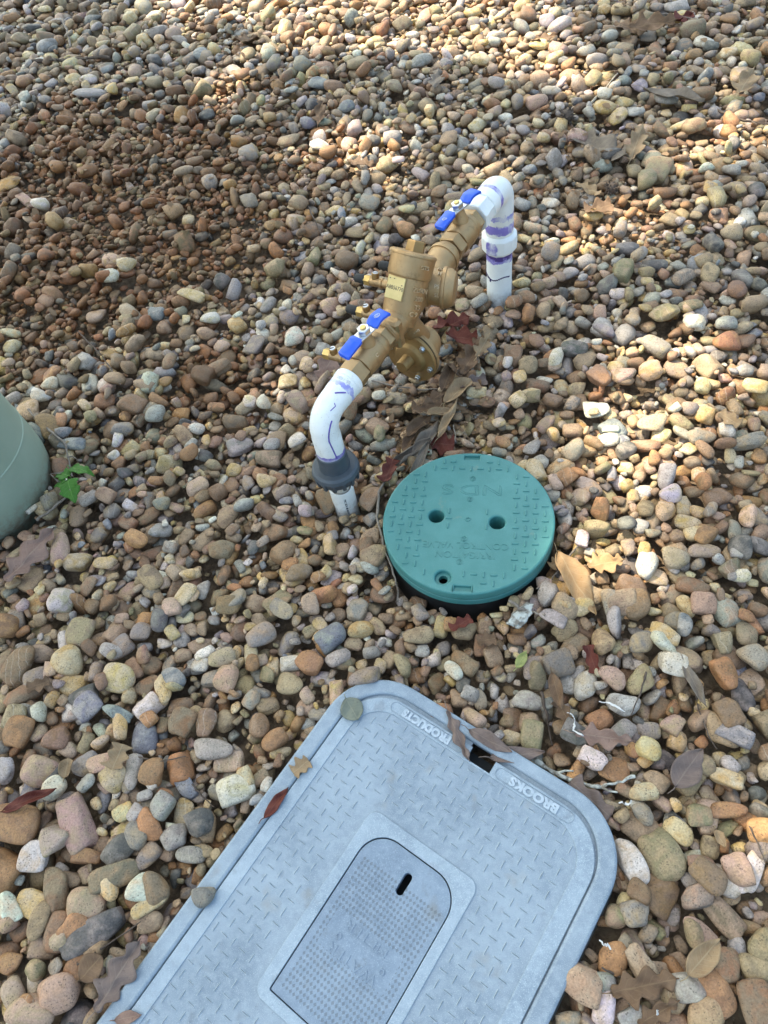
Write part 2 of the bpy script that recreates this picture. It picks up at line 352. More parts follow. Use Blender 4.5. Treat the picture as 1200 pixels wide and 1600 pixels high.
r = MB(); r.lathe(rw(*rl(731, 811), RZ - .0005), UP, [(0, .0046), (.0018, .0042), (.0018, .0024), (.0002, .0022)], 24, caps=False); obj('centre_boss', r, M_LID, lidr)

# ------------------------------------------------------------------ backflow preventer between two white risers
def brass(name, c0, c1, rough):
    n = NT(name); p = n.pos(); c = n.mix(n.ramp(n.noise(p, 30, 5, .6), .35, .68), c0, c1)
    c = n.mix(n.math('MULTIPLY', n.ramp(n.noise(p, 70, 5, .7), .56, .76), .65), c, (.13, .085, .045))
    n.col(c); n.set(Metallic=.82, Roughness=n.math('MULTIPLY_ADD', n.noise(p, 60, 4), .25, rough - .1)); n.bump(n.noise(p, 800, 4, .65), .6, .0009); return n.m
M_BRASS = brass('cast bronze', (.38, .25, .125), (.47, .325, .175), .44)
M_BRASS2 = brass('bright brass', (.66, .46, .16), (.72, .52, .22), .32)
M_BRASSD = brass('dull dark bronze', (.30, .19, .075), (.36, .235, .11), .46)
M_ZINC = mottled('zinc plated steel', (.55, .57, .58), (.68, .70, .72), 60, .3, 1.0, fine=(.35, .36, .36))
M_BLUE = mottled('blue vinyl grip', (.006, .085, .60), (.012, .105, .68), 40, .38)
M_RUBBER = mottled('black rubber cap', (.012, .013, .014), (.03, .03, .03), 90, .7)
M_SLATEP = mottled('dark grey plastic union nut', (.045, .06, .075), (.065, .08, .095), 50, .48, bump=.15)
M_GASKET = mottled('black gasket', (.012, .012, .012), (.02, .02, .02), 90, .8)
M_TAG = mottled('stamped brass tag', (.50, .39, .17), (.58, .46, .22), 80, .42, .6)
M_INK = mottled('dark ink', (.012, .012, .02), (.02, .02, .03), 90, .7)
M_PRIM = mottled('purple primer', (.075, .045, .28), (.15, .11, .44), 90, .5)
M_PRIMD = mottled('dark purple primer drip', (.018, .010, .06), (.05, .03, .14), 120, .4)
def pvc(name, bands, base=(.80, .83, .82), grime=.25):     # white pipe; bands = purple primer rings (point, direction, half width, raggedness, colour)
    n = NT(name); p = n.pos(); c = n.mix(n.ramp(n.noise(p, 40, 4), .4, .7), base, tuple(b * .93 for b in base))
    c = n.mix(n.math('MULTIPLY', n.ramp(n.noise(p, 55, 6, .7), .55, .75), grime), c, (.36, .31, .22))
    c = n.mix(n.math('MULTIPLY', n.ramp(n.noise(p, 330, 4, .7), .62, .70), grime * 1.3), c, (.22, .20, .16))
    z = n.n('ShaderNodeSeparateXYZ'); n.l(p, z.inputs[0]); sp_ = n.math('SUBTRACT', 1.0, n.math('DIVIDE', z.outputs[2], .045), clamp=True)
    c = n.mix(n.math('MULTIPLY', sp_, n.ramp(n.noise(p, 120, 5, .7), .45, .75)), c, (.30, .23, .15))
    for pt, d, hw, rag, pc in bands:
        s = n.n('ShaderNodeVectorMath', operation='SUBTRACT'); n.l(p, s.inputs[0]); s.inputs[1].default_value = tuple(pt)
        q = n.n('ShaderNodeVectorMath', operation='DOT_PRODUCT'); n.l(s.outputs[0], q.inputs[0]); q.inputs[1].default_value = tuple(nrm(d))
        t = n.math('ADD', q.outputs['Value'], n.math('MULTIPLY', n.math('SUBTRACT', n.noise(p, 75, 4, .65), .5), rag))
        m = n.math('SUBTRACT', 1.0, n.math('DIVIDE', n.math('ABSOLUTE', t), hw)); m = n.ramp(m, .0, .22)
        m = n.math('MULTIPLY', m, n.ramp(n.noise(p, 48, 3, .6), .36, .56, (.25, .25, .25, 1), (.92, .92, .92, 1)))
        c = n.mix(m, c, pc)
    n.col(c); n.set(Roughness=.38, Specular_IOR_Level=.5); n.bump(n.noise(p, 500, 3), .1, .0005); return n.m
E1 = np.array([-.061, .755, .225]); E2 = np.array([.326, 1.195, .253]); LT = np.linalg.norm(E2 - E1)
A = nrm(E2 - E1); N = nrm(np.cross(UP, A)); U = np.cross(A, N)
def L(a, n, u): return E1 + a * A + n * N + u * U
def D(a, n, u): return nrm(a * A + n * N + u * U)
g1 = np.array([E1[0], E1[1], 0]); g2 = np.array([E2[0], E2[1], 0])
bp = thing('backflow_preventer', 'bronze backflow preventer with two blue handled valves between white plastic risers', 'backflow preventer', (g1 + g2) / 2)
PUR = (.17, .13, .50); PURL = (.26, .27, .66); PURD = (.06, .035, .18)
M_P1 = pvc('white elbow with primer, near', [(L(.054, 0, 0), A, .0045, .022, PURL), (g1 + UP * .150, UP, .0055, .018, PUR)], grime=.42)
M_P2 = pvc('white elbow with primer, far', [(L(.545, 0, 0), A, .0050, .006, PUR), (g2 + UP * .176, UP, .010, .02, PUR), (g2 + UP * .200, UP, .006, .03, PURL)], grime=.15)
M_P3 = pvc('white riser with primer, far', [(g2 + UP * .113, UP, .011, .03, PUR), (g2 + UP * .118, UP, .006, .03, PURD)], grime=.12)
M_P4 = pvc('white riser, near', [], base=(.78, .78, .74), grime=.2)
def elbow(g, z0, E, rb, hub_r, neck_r, a_hub, a_end, mat, toward):
    pts = []; rad = []
    def ad(p, r): pts.append(p); rad.append(r)
    for z, r in ((z0, hub_r - .001), (z0 + .002, hub_r), (E[2] - rb - .008, hub_r), (E[2] - rb - .006, neck_r)): ad(np.array([g[0], g[1], z]), r)
    c = E + toward * rb - UP * rb
    for k in range(1, 12):
        a = math.pi / 2 * k / 12; ad(c - toward * rb * math.cos(a) + UP * rb * math.sin(a), neck_r)
    for a, r in ((rb, neck_r), (a_hub - .001, neck_r), (a_hub + .001, hub_r), (a_end - .001, hub_r), (a_end, hub_r - .001)): ad(E + toward * a, r)
    m = MB(); m.tube(pts, rad, 36); return m
# near riser: open sleeve, inner pipe, union nut, elbow
m = MB(); m.lathe(g1, UP, [(-.09, .0198), (.050, .0203), (.054, .0206), (.0565, .0204), (.0565, .0172), (.034, .0168)], 40, caps=False); slv = obj('riser_sleeve', m, M_P4, bp)
m = MB(); m.lathe(g1, UP, [(.02, .0175), (.0455, .0171), (.0456, .0140), (.090, .0140)], 32); obj('inner_pipe', m, mottled('stained inner pipe', (.30, .22, .14), (.62, .60, .54), 60, .6), bp)
m = MB(); m.lathe(g1, UP, [(.113, .030), (.114, .0255), (.118, .0246), (.146, .0240), (.1475, .0225)], 40); un = obj('union_nut', m, M_SLATEP, bp)
m = MB(); m.lathe(g1, UP, [(.087, .024), (.0875, .0310), (.0895, .0338), (.103, .0378), (.1055, .0388), (.1115, .0372), (.1145, .0335), (.115, .0245)], 48); nr = obj('nut_ring', m, M_SLATEP, un)
m = MB()
for k in range(14):
    a = 2 * math.pi * k / 14; dr = np.array([math.cos(a), math.sin(a), 0]); m.box(g1 + dr * .0362 + UP * .0965, np.cross(UP, dr), UP * .98 + dr * .1, dr, .0030, .0090, .0020, .0008)
obj('nut_rib', m, M_SLATEP, un)
obj('elbow', elbow(g1, .140, E1, .030, .0226, .0220, 0.044, .0785, M_P1, A), M_P1, bp)
m = MB(); m.lathe(L(.069, 0, 0), A, [(0, .0222), (.0008, .0236), (.0100, .0236), (.0112, .0226), (.0112, .017)], 40); el = obj('elbow_collar', m, M_P1, bp)
el1 = [o for o in bp.children if o.name == 'elbow'][0]
def stroke(pts, r, parent, mat): m = MB(); m.tube(pts, r, 8); return obj('primer_streak', m, mat, parent)
cb = E1 + A * .030 - UP * .030
def el_pt(al, ph, r=.0222):                               # a point on the near elbow: al along the bend (degrees), ph around the pipe
    a = math.radians(al); c_ = cb - A * .030 * math.cos(a) + UP * .030 * math.sin(a); out = -A * math.cos(a) + UP * math.sin(a); p = math.radians(ph)
    return c_ + r * (math.cos(p) * out + math.sin(p) * -N)
stroke([np.array(g1) + UP * (.152 + .042 * k / 6) + .0222 * nrm(-A * math.cos(math.radians(62 - 2 * k)) - N * math.sin(math.radians(62 - 2 * k)) - UP * 0) for k in range(7)] + [el_pt(10 + 9 * k, 52 + 1.5 * k) for k in range(5)], .0012, el1, M_PRIM)
stroke([el_pt(62 + 7 * k, 40 + 6 * k) for k in range(2)] + [el_pt(74, 50), el_pt(78, 40)], .0007, el1, M_PRIM)
stroke([L(.034 + .003 * k, -.0222 * math.sin(math.radians(20 + 8 * k)), .0222 * math.cos(math.radians(20 + 8 * k))) for k in range(5)], .0012, el1, M_PRIM)
# printing on the pipes
def flat_text(s, size, p, xdir, nrml, mat, par, name='printed_lettering', d=.0003, sx=1.0):
    z = nrm(nrml); x = nrm(xdir - z * (np.asarray(xdir) @ z)); y = np.cross(z, x); return text(name, s, size, d, mat, par, frame_mat(p, x, y, z), 0, sx)
cd = nrm(CAM * [1, 1, 0] - g1); sd = nrm(np.cross(UP, cd))
for k, s in enumerate(('PVC SCH 40 ASTM',)): flat_text(s, .0052, g1 + cd * .0203 + UP * .024, -UP, cd, M_INK, slv)
nn = nrm(-A * 0 - N * .25 + U * .97); M_EMB = mottled('white moulded letters', (.60, .63, .66), (.68, .70, .73), 80, .5)
flat_text('SCH 40', .0075, L(.061, 0, 0) + nn * .0226, -N, nn, M_EMB, el1, 'moulded_lettering', .0006)
# far riser
m = MB(); m.lathe(g2, UP, [(-.09, .0250), (.13, .0250)], 40); rs = obj('riser_pipe', m, M_P3, bp)
m = MB(); dk = [(.0, .0252)]
for k in range(26):
    a = math.pi * (.62 + 1.16 * k / 25); a = a - .3; z = .070 - .0035 * math.sin(k * .5)
    h = .0022 + (.007 + .009 * math.exp(-((k - 11) / 2.2) ** 2) if 5 < k < 15 else 0) * abs(math.sin(k * .9 + .4) * .6 + .4)
    dr = np.array([math.cos(a), math.sin(a), 0]); m.box(g2 + dr * .0250 + UP * (z - h / 2), np.cross(UP, dr), UP, dr, .0019, h / 2, .0006)
obj('primer_drip', m, M_PRIMD, rs, 0)
m = MB(); m.lathe(g2, UP, [(.121, .0255), (.122, .0285), (.124, .0300), (.1275, .0312), (.1285, .0338), (.145, .0350), (.1545, .0340), (.158, .0315), (.161, .0275)], 12); obj('union_nut', m, M_P2, bp, 22)
m = MB(); m.lathe(g2, UP, [(.158, .0255), (.160, .0268), (.182, .0268), (.184, .0262)], 40); obj('union_hub', m, M_P2, bp)
obj('elbow', elbow(g2, .178, E2, .028, .0262, .0262, LT - .545, LT - .520, M_P2, -A), M_P2, bp)
m = MB(); m.lathe(L(.486, 0, 0), A, [(0, .020), (0, .0262), (.0015, .0275), (.014, .0275), (.0155, .0258), (.052, .0250), (.053, .0262)], 8, ref=U, phase=math.pi / 8); ad = obj('white_adapter', m, M_P2, bp, 25)

def ball_valve(a0, k, stem, hdir, hl, sl_, kl):
    m = MB(); p = L(a0, 0, 0)
    m.lathe(p, A, [(.020 * kl, .020 * k), (.0205 * kl, .0222 * k), (.023 * kl, .0232 * k), (.026 * kl, .0226 * k), (.034 * kl, .0236 * k), (.044 * kl, .0242 * k), (.054 * kl, .0236 * k), (.0565 * kl, .0228 * k), (.058 * kl, .0236 * k), (.066 * kl, .0226 * k), (.068 * kl, .0206 * k)], 40)
    v = obj('ball_valve', m, M_BRASS, bp)
    for b0, b1 in ((0.0, .021 * kl), (.0655 * kl, .082 * kl)):
        m = MB(); m.lathe(p + A * b0, A, [(0, .0185 * k), (.0008, .0215 * k), (.003, .0235 * k), (b1 - b0 - .003, .0235 * k), (b1 - b0 - .0008, .0215 * k), (b1 - b0, .019 * k)], 6, ref=U, phase=math.radians(20)); obj('hex_end', m, M_BRASS, v, 20)
    c = p + A * .0465 * kl
    m = MB(); m.lathe(c, stem, [(.012, .0140 * k), (.027 * k, .0125 * k), (.0295 * k, .0110 * k), (sl_ - .001, .0090 * k)], 28); obj('stem_neck', m, M_BRASS, v)
    h0 = c + stem * sl_; hx = nrm(hdir - stem * (hdir @ stem)); hy = np.cross(stem, hx)
    m = MB(); m.box(h0, hx, hy, stem, .019, .0098, .0013, .0006); hd = obj('handle', m, M_ZINC, v)
    for sg in (1, -1):
        m = MB(); n_ = 9; th = .0021
        pr = [(.0145, .0004), (.018, .0012), (.022, .0036), (.026, .0056), (.031, .0064), (.036, .0060), (hl - .004, .0046), (hl - .001, .0034), (hl, .002)] if sg > 0 else [(.0145, .0004), (.018, .0004), (.022, -.0010), (.026, -.0020), (.031, -.0030), (.036, -.0042), (hl - .004, -.0062), (hl - .001, -.0074), (hl, -.0086)]
        vs = []
        for i, (s, z) in enumerate(pr):
            wd = .0112 - (.0030 if i in (0, n_ - 1) else 0.0)
            for y, dz in ((-wd, -th), (-wd + .0012, -th - .0006), (wd - .0012, -th - .0006), (wd, -th), (wd, th), (wd - .0012, th + .0006), (-wd + .0012, th + .0006), (-wd, th)): vs.append(h0 + hx * s * sg + hy * y + stem * (z + dz))
        fs = [(i * 8 + j, i * 8 + (j + 1) % 8, (i + 1) * 8 + (j + 1) % 8, (i + 1) * 8 + j) for i in range(n_ - 1) for j in range(8)] + [tuple(range(8)), tuple((n_ - 1) * 8 + j for j in reversed(range(8)))]
        m.add(vs, fs); obj('handle_grip', m, M_BLUE, v, 50)
    if True:
        gp = h0 + hx * .031 * (1 if k < 1.03 else -1) + stem * (.0092 if k < 1.03 else -.0002); 
        for rr_ in (.0044, .0022):
            m = MB(); n_ = 24; pts = [gp + hx * rr_ * 1.15 * math.cos(2 * math.pi * i / n_) + hy * rr_ * .75 * math.sin(2 * math.pi * i / n_) for i in range(n_ + 1)]; m.tube(pts, .00042, 6); obj('grip_emblem', m, M_EMB, v)
    m = MB(); m.lathe(h0, stem, [(.001, .0095), (.0022, .0103), (.0088, .0103), (.0100, .0090), (.0102, .0055)], 6, ref=hx); obj('handle_nut', m, M_ZINC, v, 20)
    m = MB(); m.lathe(h0, stem, [(.005, .0050), (.0118, .0048), (.0124, .0040)], 16); obj('stem_end', m, M_BRASS2, v)
    return v
st1 = D(0, .03, 1); v1 = ball_valve(.0790, 1.0, st1, .98 * A + .18 * nrm(np.cross(A, st1)), .049, .043, 1.28)
st2 = D(0, .14, .99); v2 = ball_valve(.397, 1.06, st2, .90 * A + .25 * nrm(np.cross(A, st2)), .0475, .047, 1.06)
def test_cock(p, d, k=1.0, cap='brass', up=None):
    up = nrm(UP * .95 - CAM * 0 + N * .1) if up is None else up
    m = MB(); m.lathe(p, d, [(0, .0075), (.012, .0070), (.0125, .0082), (.016, .0082), (.0165, .0074), (.034, .0080), (.036, .0070), (.037, .0065)], 24); t = obj('test_cock', m, M_BRASS, bp)
    m = MB(); m.lathe(p + d * .027, up, [(.0, .0062), (.0145, .0062), (.0152, .0056)], 20); obj('cock_stem', m, M_BRASSD, t)
    m = MB(); m.lathe(p + d * .027 + up * .0151, up, [(0, .0046), (.0007, .0044)], 20); obj('stem_face', m, M_EMB, t)
    sd = nrm(np.cross(up, d)); m = MB(); m.box(p + d * .027 + up * .0158, nrm(d + sd * .6), np.cross(up, nrm(d + sd * .6)), up, .0042, .0009, .0004); obj('screw_slot', m, M_GASKET, t, 0)
    m = MB(); m.lathe(p + d * .034, d, [(0, .0070), (.001, .0088), (.010, .0088), (.012, .0074), (.0125, .0045)], 6); obj('outlet_nut', m, M_BRASS2, t, 20)
    if cap == 'cap': m = MB(); m.lathe(p + d * .045, d, [(0, .0068), (.002, .0078), (.017, .0072), (.020, .005)], 20); obj('rubber_cap', m, M_RUBBER, t)
    return t
test_cock(L(.112, .018, .004), D(-.12, 1, .06)); test_cock(L(.212, .020, .004), D(-.10, 1, .04), cap='cap')
# first check chamber, tilted along the flow
m = MB(); m.lathe(L(.168, 0, 0), A, [(.010, .0215), (.011, .0240), (.0115, .0242), (.015, .0226), (.018, .0236), (.030, .0246), (.060, .026), (.14, .0245)], 40); bdy = obj('valve_body', m, M_BRASS, bp)
m = MB(); m.box(L(.195, 0, 0), A, N, U, .009, .0245, .0245, .004); obj('body_block', m, M_BRASS, bdy)
P1 = L(.227, -.001, -.004); D1 = D(.65, .0, .76); W1 = np.cross(D1, N); W1 = W1 if W1 @ UP > 0 else -W1
m = MB(); m.lathe(P1, D1, [(-.016, .018), (-.008, .0265), (.006, .0290), (.012, .0300), (.066, .0328)], 56); bar = obj('check_chamber', m, M_BRASS, bp)
m = MB(); m.lathe(P1, D1, [(.064, .0330), (.0652, .0340), (.068, .0350), (.0960, .0355), (.0968, .0364), (.0990, .0364), (.1000, .0355), (.1015, .0348), (.1030, .030)], 56); capp = obj('chamber_cap', m, M_BRASS, bp)
m = MB(); m.lathe(P1 + D1 * .102, D1, [(0, .0158), (.0155, .0150), (.0172, .0136)], 6, ref=W1, phase=.3); obj('cap_boss', m, M_BRASSD, capp, 20)
def side(th): th = math.radians(th); return W1 * math.cos(th) + N * math.sin(th)
tn = side(4); tp = P1 + D1 * .046 + tn * .0328; tx = nrm(np.cross(D1, tn))
tx = tx if tx @ N < 0 else -tx
m = MB(); m.box(tp, tx, D1, tn, .0160, .0172, .0012, .0008); tg_ = obj('brass_tag', m, M_TAG, bp)
flat_text('A8B56770', .0082, tp + tn * .0012, tx, tn, M_INK, tg_, 'stamped_lettering', .0002, .9)
for q_ in ((-.0115, .013), (.0115, .006), (-.004, .0135)): m = MB(); m.box(tp + tn * .0013 + tx * q_[0] + D1 * q_[1], tx, D1, tn, .0011, .0006, .0002); obj('stamp_mark', m, M_INK, tg_, 0)
M_CAST = brass('cast lettering', (.62, .48, .30), (.72, .58, .40), .40)
for s, th, t in (('ZURN', -68, .050), ('200', -72, .037), ('TS', -74, .024), ('C 9', -66, .013)):
    n_ = side(th); x = nrm(np.cross(D1, n_)); x = x if x @ N < 0 else -x; flat_text(s, .0105, P1 + D1 * t + n_ * (.0304 + .055 * t), x, n_, M_CAST, bar, 'cast_lettering', .0012)
n_ = side(-62); x = nrm(np.cross(D1, n_)); x = x if x @ N < 0 else -x; flat_text('GTS', .0085, P1 + D1 * .084 + n_ * .0360, x, n_, M_CAST, capp, 'cast_lettering', .0012)
test_cock(P1 + D1 * .045 + N * .030, D(-.05, 1, -.02), cap='cap', up=nrm(UP + A * .3)); test_cock(L(.318, .022, .006), D(-.08, 1, .08), cap='cap')
# second check chamber and outlet neck
m = MB(); pts = [L(.312 + .0045 * k, -.012 + .0012 * k, 0) for k in range(0, 9)] + [L(.395, 0, 0)]
m.tube([L(.306, -.012, 0), L(.309, -.012, 0), L(.314, -.012, 0), L(.322, -.011, 0), L(.334, -.009, 0), L(.352, -.002, 0), L(.374, 0, 0)], [.006, .013, .019, .0235, .0258, .0262, .0258], 40); outl = obj('outlet_neck', m, M_BRASS, bp)
m = MB(); m.lathe(L(.372, 0, 0), A, [(0, .0245), (.001, .0276), (.006, .0280), (.011, .0268), (.012, .0235), (.020, .022)], 40); obj('neck_collar', m, M_BRASS, outl)
m = MB(); m.box(L(.358, -.0185, .0135), A, D(0, .6, .8), D(0, -.8, .6), .012, .0022, .0025, .001); obj('cast_rib', m, M_BRASS, outl)
D2 = D(.35, -1, -.10); P2 = L(.298, -.002, .005)
m = MB(); m.lathe(P2, D2, [(-.02, .024), (.006, .0262), (.0075, .0312), (.009, .0322), (.0150, .0322), (.0162, .0288), (.034, .0292), (.0350, .0330), (.0362, .0338), (.0400, .0338), (.0412, .0318), (.048, .0312), (.055, .0262), (.0575, .018)], 56); c2 = obj('second_check_chamber', m, M_BRASS, bp)
dn = D(-.62, -.25, .74); dn = nrm(dn - D2 * (dn @ D2)); dv = np.cross(D2, dn)
for s, th, t in (('SL', 30, .030), ('PS', 5, .029), ('FIT', -35, .033), ('GT', -58, .031)):
    n_ = dn * math.cos(math.radians(th)) + dv * math.sin(math.radians(th)); flat_text(s, .0085, P2 + D2 * t + n_ * .0306, D2, n_, M_CAST, c2, 'cast_lettering', .0012)
# relief valve under the body
P3 = L(.230, -.009, -.090); D3 = D(-.975, .05, .08)
m = MB(); m.lathe(P3 + D3 * -.062, D3, [(0, .014), (.006, .025), (.02, .0315), (.040, .034), (.0475, .035), (.048, .0478), (.0545, .0488), (.0555, .0480)], 56); rv = obj('relief_valve', m, M_BRASS, bp)
m = MB(); m.lathe(P3 + D3 * -.0068, D3, [(0, .0466), (.0026, .0466)], 56); obj('diaphragm_gasket', m, M_GASKET, rv)
m = MB(); m.lathe(P3 + D3 * -.0042, D3, [(0, .0476), (.0010, .0488), (.0058, .0488), (.0068, .0476), (.0070, .0315), (.0078, .0300), (.0125, .0268), (.0135, .0250), (.0138, .0125), (.0150, .0118), (.0330, .0114), (.0342, .0106)], 56); cvr = obj('relief_cover', m, M_BRASSD, rv)
x3, y3 = perp(D3)
for k in range(6):
    a = math.radians(60 * k + 18); bpnt = P3 + D3 * .0028 + .0405 * (math.cos(a) * x3 + math.sin(a) * y3)
    m = MB(); m.lathe(bpnt, D3, [(0, .0058), (.0006, .0058), (.0006, .0046), (.0044, .0046), (.0050, .0038)], 6, ref=x3, phase=k); obj('cover_bolt', m, M_ZINC, cvr, 20)
m = MB(); m.tube([L(.232, -.004, -.010), L(.246, -.010, -.040), L(.258, -.012, -.066), L(.264, -.010, -.092)], [.021, .0185, .0185, .024], 32); nk = obj('relief_neck', m, M_BRASS, bp)
n_ = nrm(-A * .55 - N * .6 + U * .4); flat_text('Apm', .0085, L(.244, -.010, -.036) + n_ * .0196, nrm(np.cross(UP, n_)), n_, M_CAST, nk, 'cast_lettering', .0012)
n_ = D(-.45, -.75, .45); flat_text('TFC', .0080, L(.138, 0, 0) + n_ * .0246, A * .9, n_, M_CAST, v1, 'cast_lettering', .0012)

# ------------------------------------------------------------------ sage green pedestal
p1, p2 = at(66, 768, .02)[:2], at(-8, 854, .0)[:2]; rp = .145; mid = (p1 + p2) / 2; hh = np.linalg.norm(p1 - p2) / 2
nv = nrm(np.array([-(p1 - p2)[1], (p1 - p2)[0]])); nv = nv if nv[0] < 0 else -nv
pc = np.append(mid + nv * math.sqrt(max(rp ** 2 - hh ** 2, 1e-6)), 0)
def sage():
    n = NT('sage green plastic'); p = n.pos(); c = n.mix(n.ramp(n.noise(p, 14, 4), .35, .65), (.27, .34, .26), (.305, .38, .295))
    c = n.mix(n.math('MULTIPLY', n.ramp(n.noise(p, 60, 6, .7), .55, .72), .35), c, (.36, .36, .29))
    z = n.n('ShaderNodeSeparateXYZ'); n.l(p, z.inputs[0]); d = n.math('SUBTRACT', 1.0, n.math('DIVIDE', z.outputs[2], .06), clamp=True)
    c = n.mix(n.math('MULTIPLY', d, n.ramp(n.noise(p, 90, 5, .7), .40, .62)), c, (.22, .17, .115)); n.col(c); n.set(Roughness=.5); n.bump(n.noise(p, 900, 3), .1, .0004); return n.m
M_SAGE = sage()
pd = thing('utility_pedestal', 'smooth sage green plastic utility pedestal standing in the gravel, cut by the picture edge', 'pedestal', pc)
m = MB(); m.lathe(pc, UP, [(-.10, .110), (-.03, .120), (-.01, .132), (.012, .1425), (.035, .1462), (.065, .1466), (.10, .1445), (.16, .1405), (.22, .1372)], 96, caps=False); pb = obj('body', m, M_SAGE, pd, 50)
m = MB(); m.lathe(pc, UP, [(.112, .1438), (.1128, .1446), (.1142, .1444), (.115, .1434)], 96, caps=False); obj('moulding_seam', m, M_SAGE, pd, 50)
m = MB(); m.lathe(pc, UP, [(.2192, .1366), (.2200, .1370), (.224, .1369), (.60, .1300), (.640, .1270), (.672, .1120), (.690, .080), (.698, .030), (.699, .004)], 96); obj('cover', m, M_SAGE, pd, 50)

# ------------------------------------------------------------------ gravel: stones are dropped one by one onto a height field and come to rest on those below
def cube_sphere(n):
    vs = {}; fs = []
    def vid(p):
        k = tuple(np.round(p, 6))
        if k not in vs: vs[k] = len(vs)
        return vs[k]
    for ax in range(3):
        for sg in (1, -1):
            for i in range(n):
                for j in range(n):
                    q = []
                    for di, dj in ((0, 0), (1, 0), (1, 1), (0, 1)):
                        a = math.tan((2 * (i + di) / n - 1) * math.pi / 4); b = math.tan((2 * (j + dj) / n - 1) * math.pi / 4)
                        p = np.zeros(3); p[ax] = sg; p[(ax + 1) % 3] = a; p[(ax + 2) % 3] = b * sg; q.append(vid(p / np.linalg.norm(p)))
                    fs.append(q)
    V = np.array(list(vs.keys())); return V / np.linalg.norm(V, axis=1)[:, None], np.array(fs)
SPH = {n: cube_sphere(n) for n in (3, 4, 5, 8, 9)}
NSH = 60; SHAPES = []
for k in range(NSH):                                       # rounded random polyhedra: low power = water-worn, high power = broken
    m_ = rng.integers(10, 17); nn_ = rng.normal(size=(m_, 3)); nn_ /= np.linalg.norm(nn_, axis=1)[:, None]
    nn_ = np.vstack([nn_, np.eye(3), -np.eye(3)]); h_ = np.concatenate([rng.uniform(.74, 1.18, m_), rng.uniform(.88, 1.05, 6)])
    SHAPES.append((nn_, h_, [5, 7, 9.5, 16][k % 4] * rng.uniform(.85, 1.2), rng.normal(size=(5, 3)) * 2.6, rng.uniform(0, 6, 5)))
def shape_verts(k, n):
    V = SPH[n][0]; nn_, h_, p, wv, ph = SHAPES[k]
    d = np.maximum(V @ nn_.T, 1e-4) / h_; r = (d ** p).sum(1) ** (-1 / p)
    r = r * (1 + .025 * np.sin(V @ wv.T + ph).sum(1)); v = V * r[:, None]
    return v / np.abs(v).max(0)
SV = {n: [shape_verts(k, n) for k in range(NSH)] for n in SPH}
PAL = {                                                    # albedo by name
 'tan': (.34, .255, .155), 'brown': (.21, .15, .095), 'rust brown': (.235, .132, .066), 'grey': (.225, .205, .180), 'pale grey': (.36, .34, .305),
 'white': (.56, .53, .47), 'cream': (.48, .40, .265), 'dark grey': (.085, .083, .080), 'slate blue': (.155, .172, .195), 'pinkish': (.36, .262, .20),
 'orange': (.37, .205, .090), 'olive': (.21, .185, .105), 'mustard': (.44, .30, .11)}
SEC = {'tan': 'brown', 'brown': 'rust brown', 'rust brown': 'orange', 'grey': 'tan', 'pale grey': 'grey', 'white': 'cream', 'cream': 'mustard', 'dark grey': 'grey', 'slate blue': 'pale grey', 'pinkish': 'tan', 'orange': 'rust brown', 'olive': 'tan', 'mustard': 'cream'}
NAMES = list(PAL); WT = np.array([.24, .17, .06, .14, .11, .06, .11, .045, .02, .09, .02, .045, .03]); WT /= WT.sum()
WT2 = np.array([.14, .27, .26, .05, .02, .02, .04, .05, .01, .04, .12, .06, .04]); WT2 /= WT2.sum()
G0x, G0y, CELL = -1.9, -.55, .004; NX, NY = 1130, 1330
H = np.full((NY, NX), -.034); ID = np.full((NY, NX), -1, np.int32)
XS = G0x + np.arange(NX) * CELL; YS = G0y + np.arange(NY) * CELL
GX, GY = np.meshgrid(XS, YS)
H += (.004 * np.sin(GX * 17 + 2 * np.sin(GY * 9)) * np.cos(GY * 13)).astype(H.dtype)
BLK = np.zeros((NY, NX), bool)
bx_ = GX * BE1[0] + GY * BE1[1]; by_ = GX * BE2[0] + GY * BE2[1]
def rr_sd(x, y, x0, y0, x1, y1, r): qx = np.abs(x - (x0 + x1) / 2) - (x1 - x0) / 2 + r; qy = np.abs(y - (y0 + y1) / 2) - (y1 - y0) / 2 + r; return np.hypot(np.maximum(qx, 0), np.maximum(qy, 0)) + np.minimum(np.maximum(qx, qy), 0) - r
SD = rr_sd(bx_, by_, -.375, -.46, .0435, .272, .085)
for c_, r_ in ((rc, .139), (g1, .021), (g2, .0255), (pc, .142)): SD = np.minimum(SD, np.hypot(GX - c_[0], GY - c_[1]) - r_)
H[SD < 0] = .5
def ppm(p): return FPX / np.linalg.norm(CAM - p)           # pixels per metre in the photo
def rot(yaw, tilt, tdir, roll=0):
    c, s = math.cos(yaw), math.sin(yaw); R0 = np.array([[c, -s, 0], [s, c, 0], [0, 0, 1.0]])
    a = np.array([math.cos(tdir), math.sin(tdir), 0]); K = np.array([[0, -a[2], a[1]], [a[2], 0, -a[0]], [-a[1], a[0], 0]])
    return (np.eye(3) + math.sin(tilt) * K + (1 - math.cos(tilt)) * K @ K) @ R0
ST = []                                                    # loc, R, axes, shape, colour, second colour, rand
